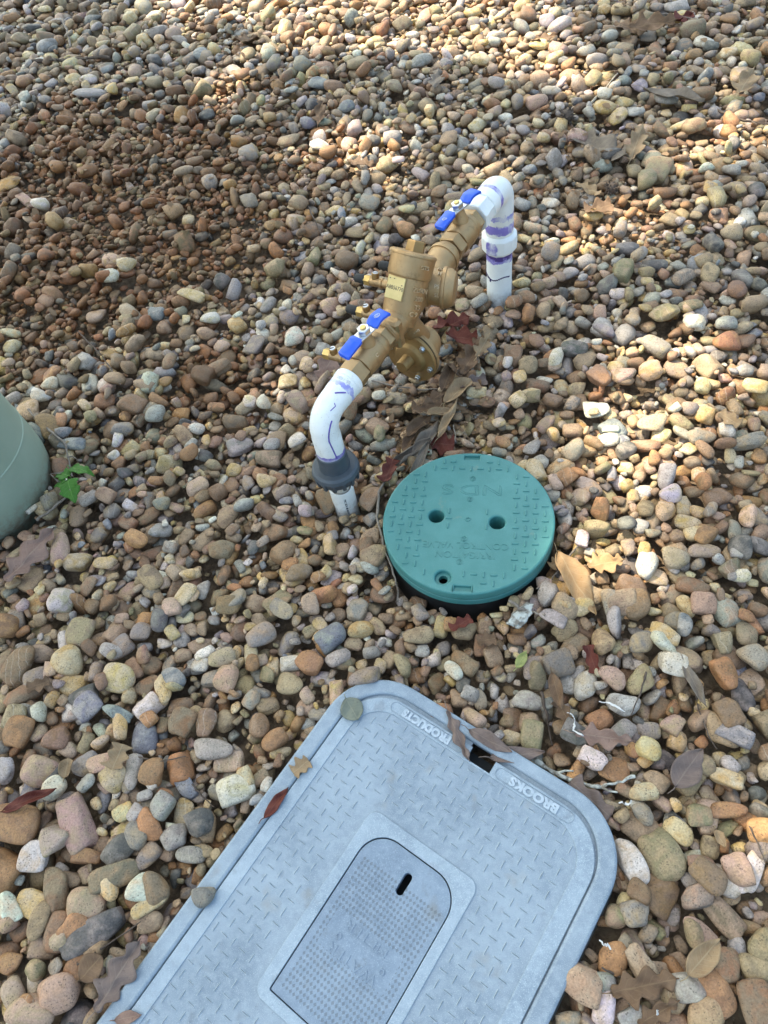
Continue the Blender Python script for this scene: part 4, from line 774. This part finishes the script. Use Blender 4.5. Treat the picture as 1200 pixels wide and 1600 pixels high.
LEAVES = '''728,590,60,40,-30,oak,1.9,.5,.9,brown|dark brown curled leaf right below the maroon leaf
700,590,50,30,70,oval,2.4,.4,.6,brown|rolled brown leaf close to the bolted relief cover
680,622,52,30,30,oak,1.6,.5,.9,brown|brown lobed leaf under the thin grey twig
738,600,44,26,15,scrap,1.8,.5,.7,plum|dusty leaf scrap at the far side of the litter pile
655,665,56,26,45,lance,2.2,.3,.6,brown|brown folded leaf just above the long grey folded leaf
640,690,46,20,70,lance,2.0,.3,.4,brown|narrow brown leaf alongside the rolled grey brown leaf
755,540,40,30,60,oak,1.7,.5,.9,tan|tan curled leaf at the foot of the far riser
722,528,46,34,-10,scrap,1.8,.6,.9,red|second dark red crumpled leaf beside the maroon one
642,710,76,34,33,lance,5.6,.05,0,grey|grey brown leaf rolled into a tube just behind the green lid
690,694,40,36,-5,scrap,.5,.2,.3,red|flat dark red leaf scrap touching the far rim of the green lid
706,506,60,46,20,oak,2.3,.6,1.2,red|crumpled dark maroon leaf behind the relief valve
738,556,66,46,60,oak,1.8,.4,.8,brown|dark brown curled leaf between relief valve and far riser
716,612,54,30,40,oval,1.7,.3,.5,tan|tan curled leaf on the litter below the relief valve
668,640,48,34,10,scrap,1.6,.3,.6,brown|ragged brown leaf in the middle of the litter pile
688,645,44,20,8,lance,3.4,.1,.3,tan|small tan rolled leaf lying across the litter pile
700,655,64,14,60,lance,1.2,.4,.2,tan|narrow tan leaf pointing at the red scrap by the lid
665,690,84,26,60,lance,1.6,.2,.3,grey|long grey folded leaf between rolled leaf and red scrap
655,722,66,20,65,lance,2.4,.15,.3,grey|grey folded leaf leaning on the far rim of the green lid
608,735,40,26,70,scrap,1.4,.3,.4,red|dark reddish scrap under the curved twig by the near riser
900,910,112,40,-57,lance,.9,.12,.3,orange|long pale orange leaf beside the green lid
947,880,58,44,12,oak,.7,.3,.5,orange|sunlit orange oak leaf past the green lid
868,880,22,18,40,scrap,.8,.2,.4,orange|tiny orange leaf scrap touching the green lid
716,1150,84,24,-66,oak,.9,.25,.4,plum|purplish brown leaf draped over the box notch
808,1180,84,24,6,lance,1.0,.2,.3,plum|long purplish leaf lying along the far box edge
766,1158,74,22,-28,lance,1.1,.25,.4,plum|narrow purplish leaf lobe over stones behind the notch
922,1248,80,30,-42,scrap,.9,.15,.4,plum|dusty purple leaf tucked under the rounded box corner
945,1152,90,38,-8,oak,.7,.2,.4,pink|pinkish tan oak leaf below the white shreds
1075,1200,70,38,55,lance,1.0,.25,.4,plum|grey purple triangular leaf past the lichen twig
1008,1540,100,50,12,oak,1.0,.2,.4,brown|large brown oak leaf in the bottom corner
1030,1582,70,30,30,oak,1.2,.2,.5,brown|brown leaf under the large oak leaf at the bottom edge
1100,1495,70,30,50,lance,1.4,.5,.4,tan|tan curled leaf among brown stones in the bottom corner
48,866,108,50,48,oak,.5,.18,.3,pink|pinkish brown oak leaf against the sage pedestal
186,1522,120,50,58,oak,.8,.2,.4,plum|dusty purplish leaf beside the long box edge near the bottom
142,1512,46,30,48,oval,.5,.15,.2,brown|small oval brown leaf near the bottom corner
200,1590,40,14,12,lance,.6,.2,.3,pink|small pink leaf sliver on the box rim at the bottom edge
45,1250,88,18,22,lance,3.0,.1,.3,red|long dark red rolled leaf near the big rust stone
432,1254,58,15,52,lance,.9,.2,.1,red|narrow dark red leaf lying on the long edge of the box
550,1108,38,30,-60,oval,.4,.2,.1,olive|small grey green leaf lying on the corner of the box lid
925,1030,44,22,-70,scrap,1.8,.3,.7,red|rust red curled scrap between flat brown stones and box
935,230,108,52,-30,oak,1.5,.35,.7,grey|big curled grey tan oak leaf behind the far white riser
995,222,62,34,70,oak,1.7,.3,.7,tan|upright tan oak leaf beside the big curled one
1052,150,92,26,-8,lance,1.1,.3,.5,grey|long grey leaf beyond the big curled oak leaf
1166,128,52,34,60,oak,1.4,.4,.6,tan|sunlit tan leaf standing up at the far picture edge
682,122,44,26,80,oak,.8,.3,.4,grey|small grey oak leaf in the far gravel
1020,38,70,38,5,oak,1.4,.3,.6,brown|brown oak leaf in the dark litter at the far edge
985,44,54,30,-20,oak,1.2,.3,.6,brown|smaller brown leaf in the dark litter at the far edge
1062,30,48,30,30,oak,1.5,.3,.6,red|reddish brown leaf in the dark litter at the far edge
565,255,44,26,-15,oak,1.3,.4,.5,brown|brown curled leaf in the sun spot behind the valve
512,572,44,30,60,scrap,.8,.2,.3,pink|pinkish leaf scrap under the near test cock
470,1198,30,26,40,scrap,.8,.2,.4,tan|tan leaf scrap touching the far corner of the box
184,1182,40,30,70,scrap,.7,.3,.4,tan|beige leaf scrap below the white stone
104,1200,30,22,80,oval,2.2,.4,.4,tan|tiny tan leaf curled into a loop in the gravel
935,326,40,30,10,scrap,1.0,.3,.6,brown|brown leaf scrap between far riser and the picture edge
920,296,48,24,-30,oak,1.2,.3,.6,tan|tan leaf scrap below the big curled oak leaf
850,60,40,22,10,oak,1.2,.3,.6,brown|brown leaf in the far sunny strip
815,1030,32,14,60,lance,.6,.3,.3,yellow|small yellow green leaf in front of the green lid
1140,655,36,20,-30,scrap,1.0,.3,.5,tan|tan leaf scrap past the sunny gravel patch
1085,1068,74,16,-62,lance,1.1,.2,.4,grey|narrow grey leaf on a dry stem past the white shreds
870,1080,60,20,-75,lance,1.3,.3,.5,brown|narrow brown leaf between box and white shreds
880,1112,40,22,-60,scrap,1.2,.3,.5,brown|small brown scrap beside the white shreds
380,62,44,24,10,oak,1.3,.3,.5,brown|brown leaf by the dark far twig
500,175,40,22,80,oak,1.2,.3,.5,brown|small brown leaf in the gravel left of the valve, far back
1125,1310,30,14,-60,lance,1.2,.3,.5,tan|thin tan leaf at the picture edge near the rust stone
60,1070,36,18,20,scrap,1.0,.3,.5,brown|brown scrap in the gravel in front of the pedestal
760,1000,30,24,10,scrap,.8,.3,.5,brown|brown scrap between the green lid and the box
720,975,36,20,30,scrap,1.0,.3,.5,red|dark red scrap in front of the green lid'''
ONBOX = lambda p: rr_sd(p @ BE1, p @ BE2, -.375, -.46, .0435, .272, .085) < 0
for k, ln_ in enumerate(LEAVES.split('\n')):
    spec, lab = ln_.split('|'); q = spec.split(','); u, v, lp, wp, an = map(float, q[:5]); kind = q[5]; curl, bend, tw = map(float, q[6:9]); mt = q[9]
    p = at(u, v, .012); kk = ppm(p); a_ = math.radians(an); dv_ = at(u + 5 * math.cos(a_), v - 5 * math.sin(a_), .012) - p; fs_ = np.linalg.norm(dv_) * kk / 5
    ln = lp / kk * min(fs_, 1.35) ** .8; wd = wp / kk * 1.15
    if ONBOX(p): z = BZ + .0022
    else: z = ground_z(p[0], p[1], min(ln, .06) * .45, .86) + .006
    p = at(u, v, z)
    o = leaf_obj('fallen_leaf', kind, ln, wd, curl * .75 if curl < 3 else curl * .5, bend * .5, tw, mt, 100 + k)
    o.location = tuple(p); tl = .0 if ONBOX(p) else rng.normal(0, .14); o.rotation_euler = (tl + (.0 if ONBOX(p) else .12), rng.normal(0, .08) if not ONBOX(p) else 0, math.atan2(dv_[1], dv_[0]))
    tag(o, lab, 'leaf', 'fallen leaves on the gravel')
# crumbled leaf litter in the hollow under the valve and around: too fine to count
lv, lf, lc = [], [], []; CR = [(690, 640, 60, 260), (725, 560, 36, 160), (645, 695, 36, 130), (1010, 45, 90, 60), (930, 250, 70, 70), (930, 320, 50, 50), (180, 330, 180, 160), (390, 60, 60, 40)]
for (u, v, su, n_) in CR:
    for _ in range(n_):
        p = at(u + rng.normal(0, su * .6), max(4, v + rng.normal(0, su * .45)), 0)
        if ONBOX(p) or np.hypot(*(p - rc)[:2]) < .14: continue
        s = rng.uniform(3, 7.5) / ppm(p); z = ground_z(p[0], p[1], .006, .5) + .002; a = rng.uniform(0, 6.28); R = rot(a, rng.normal(0, .5), rng.uniform(0, 6.28)); b = len(lv)
        for x, y, zz in ((-1, -.35, 0), (-.2, -.6, .2), (.9, -.2, 0), (1, .3, .1), (0, .55, .25), (-.9, .3, 0)): lv.append(tuple(R @ (s * np.array([x, y, zz])) + [p[0], p[1], z]))
        lf += [(b, b + 1, b + 4, b + 5), (b + 1, b + 2, b + 3, b + 4)]
m = MB(); m.v = lv; m.f = lf; o = obj('leaf_litter', m, LM['brown'], None, 60, 'stuff'); o['label'] = 'crumbled dry leaf bits lying between the stones'
M_TWIG = mottled('grey bark twig', (.15, .12, .095), (.26, .22, .18), 120, .8, bump=.6, bscale=300, bdist=.001)
M_TWIGD = mottled('dark bark twig', (.055, .038, .028), (.11, .08, .06), 120, .8, bump=.6, bscale=300, bdist=.001)
M_TWIGP = mottled('pale dry stem', (.36, .30, .22), (.48, .42, .33), 120, .75, bump=.4, bscale=300, bdist=.001)
M_LICH = mottled('lichen covered bark', (.20, .18, .15), (.50, .52, .48), 90, .9, bump=.9, bscale=350, bdist=.002, lo=.42, hi=.55)
TWIGS = '''g,2.4;580,594;620,604;660,609;700,607;735,606|thin grey twig lying in front of the relief valve
g,4.0;672,682;640,708;612,735;592,770;588,810;602,862;618,905;622,940|long curved grey twig round the edge of the green lid
g,3.2;44,640;72,668;100,690;108,720;112,745|grey twig running from behind the pedestal to the seedling
g,4.0;58,812;82,795;104,776|thick grey twig from under the pedestal to the seedling
l,6.5;815,1180;850,1198;885,1216;925,1228;960,1226;992,1214|lichen covered twig past the rounded box corner
d,4.2;846,1080;852,1110;858,1140;862,1165|upright dark twig behind the BROOKS edge of the box
g,3.0;905,850;880,880;862,905;838,920|grey twig sticking up at the side of the green lid
g,4.2;798,938;812,950;830,956;852,962|short grey twig in front of the green lid
p,2.6;912,173;938,146;965,114|pale dry stem lying in the far gravel
d,3.0;1112,168;1150,186;1210,196|dark twig running to the far picture edge
d,4.0;50,96;110,94;172,88|dark twig lying in the far corner of the gravel
g,3.2;98,30;106,52;110,74|short grey twig standing in the far corner
d,2.6;478,312;488,338;502,366|dark twig in the gravel behind the test cocks
d,1.8;122,518;160,556;190,602|thin dark stem in the gravel beyond the pedestal
b,2.4;120,1508;165,1478;220,1440|brown stem beside the dark slab stone near the box
d,1.8;782,236;780,256;786,274|short dark stem behind the far white elbow
d,2.4;1072,1040;1085,1078;1092,1110;1108,1150;1120,1170|dry dark stem past the white shreds
d,2.0;200,1180;250,1190;290,1182|thin dark stem near the big white stone
b,2.2;1010,1050;1000,1085;985,1120|thin brown stem past the white shreds
p,1.8;708,664;712,680;708,700|tiny pale stem next to the red leaf scrap
d,2.2;300,1225;318,1246;335,1262|dark stem against the big white stone
g,2.6;1000,30;1040,22;1085,30|grey stem across the dark far litter
d,2.0;1170,1290;1185,1320;1196,1350|thin dark stem at the picture edge near the orange stone
d,1.8;540,470;555,500;560,530|thin dark stem between the two near test cocks
b,2.2;940,1512;975,1530;1010,1548|brown leaf stalk lying over the bottom corner stones'''
TM = {'g': M_TWIG, 'd': M_TWIGD, 'p': M_TWIGP, 'l': M_LICH, 'b': M_TWIGD}
for k, ln_ in enumerate(TWIGS.split('\n')):
    spec, lab = ln_.split('|'); q = spec.split(';'); kd, wpx = q[0].split(','); P = []
    pts = [tuple(map(float, s.split(','))) for s in q[1:]]; dense = []
    for (a, b) in zip(pts[:-1], pts[1:]):
        for t in np.linspace(0, 1, 6)[:-1]: dense.append((a[0] + (b[0] - a[0]) * t, a[1] + (b[1] - a[1]) * t))
    dense.append(pts[-1]); zs = []
    for u, v in dense: p = at(u, v, .01); zs.append(BZ if ONBOX(p) else ground_z(p[0], p[1], .01, .75))
    zs = np.convolve(np.pad(zs, 4, 'edge'), np.ones(9) / 9, 'valid'); kk = ppm(at(*dense[0])); r0 = float(wpx) / 2 / kk
    for (u, v), z in zip(dense, zs): P.append(at(u, v, z + r0 + .002) + rng.normal(0, r0 * .35, 3))
    rad = [r0 * (1.15 - .55 * i / len(P)) * (1 + .18 * rng.normal()) for i in range(len(P))]
    root = P[0].copy(); m = MB(); m.tube([p - root for p in P], rad, 8)
    if k in (1, 2, 4, 9, 10):                              # side shoots
        for j in (len(P) // 3, 2 * len(P) // 3):
            tg_ = nrm(P[j + 1] - P[j]); sd_ = nrm(np.cross(tg_, UP)) * (1 if j % 2 else -1); m.tube([P[j] - root, P[j] - root + tg_ * .006 + sd_ * .008 + UP * .003, P[j] - root + tg_ * .016 + sd_ * .014 + UP * .004], [r0 * .7, r0 * .5, r0 * .35], 6)
    o = obj('twig', m, TM[kd], None, 60); o.location = tuple(root); tag(o, lab, 'twig', 'twigs on the gravel')
# lichen bark chip, dark seed heads, white shreds
p = at(816, 965, .012); z = ground_z(p[0], p[1], .02, .8); v = SV[8][7].copy(); v = v * [.024, .013, .007] * (1 + .07 * np.sin(v @ np.array([[9, 4, 2], [3, 11, 6], [5, 2, 13]]).T).sum(1))[:, None]
m = MB(); m.v = [tuple(x) for x in v @ rot(.75, .1, 1).T]; m.f = [tuple(f) for f in SPH[8][1]]; o = obj('bark_chip', m, M_LICH, None, 60); o.location = (p[0], p[1], z + .006); tag(o, 'pale lichen crusted bark chip in front of the green lid', 'bark chip')
for (u, v_, px, lab) in ((885, 186, 26, 'dark spiky seed ball beyond the far white riser'), (955, 292, 22, 'dark spiky seed ball below the big curled oak leaf')):
    p = at(u, v_, .02); r = px / 2 / ppm(p); z = ground_z(p[0], p[1], r, .7) + r * .7; m = MB(); m.lathe((0, 0, -r * .7), UP, [(r * .05, r * .2), (r * .3, r * .58), (r * .7, r * .7), (r * 1.1, r * .58), (r * 1.35, r * .2)], 14)
    for _ in range(60):
        d_ = nrm(rng.normal(size=3)); m.lathe(d_ * r * .6, d_, [(0, r * .12), (r * .42, r * .015)], 5)
    o = obj('seed_ball', m, M_TWIGD, None, 40); o.location = (p[0], p[1], z); tag(o, lab, 'seed ball', 'seed balls in the gravel')
M_WHITE = mottled('white plastic shred', (.50, .50, .49), (.62, .62, .61), 60, .5)
for pts, lab in (([(936, 1095), (952, 1100), (966, 1106), (976, 1112)], 'white curled shred beside the orange tan stone'), ([(888, 1112), (896, 1120), (898, 1132), (894, 1140), (908, 1148), (912, 1150)], 'white twisted shred on stones near the box'), ([(966, 1256), (974, 1254), (982, 1258), (986, 1250)], 'white fleck cluster beside the rounded box corner'), ([(940, 1470), (944, 1478), (950, 1476), (954, 1484)], 'white fleck cluster by the side wall of the box'), ([(1022, 1590), (1030, 1582), (1026, 1574)], 'white fleck at the bottom edge by the brown leaf')):
    P = []; 
    for u, v_ in pts: p = at(u, v_, .012); P.append(at(u, v_, ground_z(p[0], p[1], .008, .85) + .006 + rng.uniform(0, .006)))
    root = P[0].copy(); m = MB(); vs_ = []; w_ = .0015; Q = [p - root for p in P]
    D_ = []
    for a, b in zip(Q[:-1], Q[1:]): D_ += [a + (b - a) * t + rng.normal(0, .0008, 3) for t in (0, .33, .66)]
    D_.append(Q[-1])
    for i, p in enumerate(D_):
        t_ = nrm(D_[min(i + 1, len(D_) - 1)] - D_[max(i - 1, 0)]); s_ = nrm(np.cross(t_, UP + .8 * np.array([math.sin(i * .8), math.cos(i * .8), 0]))); u_ = np.cross(s_, t_)
        for a, b in ((-1, -.25), (1, -.25), (1, .25), (-1, .25)): vs_.append(p + s_ * a * w_ * (1 - .5 * abs(2 * i / (len(D_) - 1) - 1)) + u_ * b * w_)
    m.add(vs_, [(i * 4 + j, i * 4 + (j + 1) % 4, i * 4 + 4 + (j + 1) % 4, i * 4 + 4 + j) for i in range(len(D_) - 1) for j in range(4)] + [(0, 1, 2, 3), tuple(len(vs_) - 1 - j for j in range(4))])
    o = obj('white_shred', m, M_WHITE, None, 40); o.location = tuple(root); tag(o, lab, 'plastic shred', 'white shreds in the gravel')
p = at(318, 1400, BZ + .009); v = SV[8][5] * [.0145, .0125, .009]; m_ = len(v)
me = stone_mesh('pebble', v, SPH[8][1], np.repeat(np.array([[.20, .19, .17]]), m_, 0), np.repeat(np.array([[.28, .24, .18]]), m_, 0), np.full(m_, .3)); o = bpy.data.objects.new('pebble', me); COL.objects.link(o); o.location = (p[0], p[1], BZ + .0088)
tag(o, 'single grey brown pebble lying on the rim of the grey meter box', 'pebble', 'pebbles in the gravel bed')

# ------------------------------------------------------------------ seedling
sp = at(104, 772, .005); sz = ground_z(sp[0], sp[1], .01, .4); sp[2] = sz
sdl = thing('maple_seedling', 'small bright green seedling with four leaves beside the sage pedestal', 'seedling', sp)
top = sp + UP * .045 + np.array([.002, -.004, 0]); m = MB(); m.tube([sp - UP * .02, sp + UP * .02 + np.array([.002, 0, 0]), top], [.0011, .0010, .0008], 8); obj('stem', m, M_TWIG, sdl)
for k, (du, dv_, lp, wp, an, tl) in enumerate(((-10, -6, 26, 24, 160, .25), (22, -12, 34, 20, -12, .15), (4, 20, 34, 30, -80, .3), (-14, 8, 18, 15, 200, .3))):
    p = at(106 + du, 746 + dv_, top[2] + .003); kk = ppm(p); a_ = math.radians(an); d_ = at(106 + du + 5 * math.cos(a_), 746 + dv_ - 5 * math.sin(a_), p[2]) - p
    o = leaf_obj('leaf', 'maple', lp / kk * 1.15, wp / kk * 1.25, .35, -.4, .1, 'green', 900 + k, sdl); o.location = tuple(p - sp); o.rotation_euler = (rng.normal(0, .15), tl, math.atan2(d_[1], d_[0]))
    m = MB(); m.tube([top, (top + p) / 2 + UP * .002, p], [.0007, .0006, .0006], 6); obj('leaf_stalk', m, M_TWIG, sdl)

# ------------------------------------------------------------------ the tree that shades the yard; gaps are cut in its unseen crown where sunbeams should land
DT = 9.0; aim = np.array([.15, 1.25, 0]); cc = aim + SUN * DT
sx1, sx2 = perp(SUN)
M_LEAFT = mottled('tree foliage', (.045, .085, .022), (.075, .12, .03), 3, .6)
M_BARK = mottled('tree bark', (.09, .065, .045), (.17, .13, .10), 12, .9, bump=.8, bscale=40, bdist=.01)
edge = cc + np.array([-3.0, 3.0, -1.2]); tr_base = np.array([edge[0] - .5, edge[1] + .5, -.05]); tree = thing('shade_tree', 'tall leafy shade tree standing beyond the gravel, outside the picture', 'tree', tr_base)
m = MB(); m.tube([tr_base, tr_base + [.05, 0, 2], tr_base + [.1, -.1, 4], edge, edge + [.6, -.6, 1.2]], [.28, .21, .18, .13, .06], 14)
for k in range(9):
    tip = cc + sx1 * 3.4 * math.cos(k * .7) + sx2 * 3.4 * math.sin(k * .7); m.tube([tr_base + [.1, -.1, 3.6 + .15 * k], edge * .65 + tip * .35 + UP * .5, tip], [.05, .03, .012], 8)
obj('trunk', m, M_BARK, tree)
BEAMS = [(1050, 500, 4), (700, 160, 14), (950, 160, 14), (1080, 330, 8), (640, 240, 8), (330, 160, 12), (600, 10, 130), (690, 20, 90), (520, 30, 75), (760, 60, 50), (830, 45, 60), (400, 95, 34), (880, 105, 40), (1160, 225, 52), (1120, 215, 34), (520, 238, 34), (545, 262, 28), (905, 340, 24), (1010, 345, 30), (1110, 600, 22), (1000, 632, 94), (950, 670, 36), (1105, 655, 34), (1150, 475, 26), (948, 882, 34), (900, 895, 22), (1185, 1310, 12), (1195, 1210, 6), (270, 22, 30), (430, 25, 45), (800, 275, 12), (1165, 120, 22), (300, 20, 40)]
lv = rng.uniform(-1, 1, (26000, 3)); lv = lv[(lv ** 2).sum(1) < 1][:11500]
lp_ = cc + lv[:, :1] * sx1 * 4.3 + lv[:, 1:2] * sx2 * 4.3 + lv[:, 2:] * SUN * 1.3
hit = lp_ - SUN * (lp_[:, 2:] / SUN[2]); keep = np.ones(len(lp_), bool)
for u, v_, r in BEAMS:
    p = at(u, v_, .01); rr_ = r / ppm(p) * 1.0 + .088; keep &= np.hypot(*(hit - p)[:, :2].T) > rr_
lp_ = lp_[keep]; vs, fs = [], []
for p in lp_:
    n_ = nrm(rng.normal(size=3) + SUN * 1.1); x, y = perp(n_); s = rng.uniform(.10, .17); b = len(vs)
    for a, r_ in ((0, 1.2), (.9, .7), (2.1, .8), (3.14, 1.1), (4.2, .75), (5.4, .75)): vs.append(p + s * r_ * (math.cos(a) * x + math.sin(a) * y) + n_ * s * .15 * math.cos(2 * a))
    fs.append(tuple(b + i for i in range(6)))
m = MB(); m.v = [tuple(v_) for v_ in vs]; m.f = fs; obj('crown', m, M_LEAFT, tree, 0)
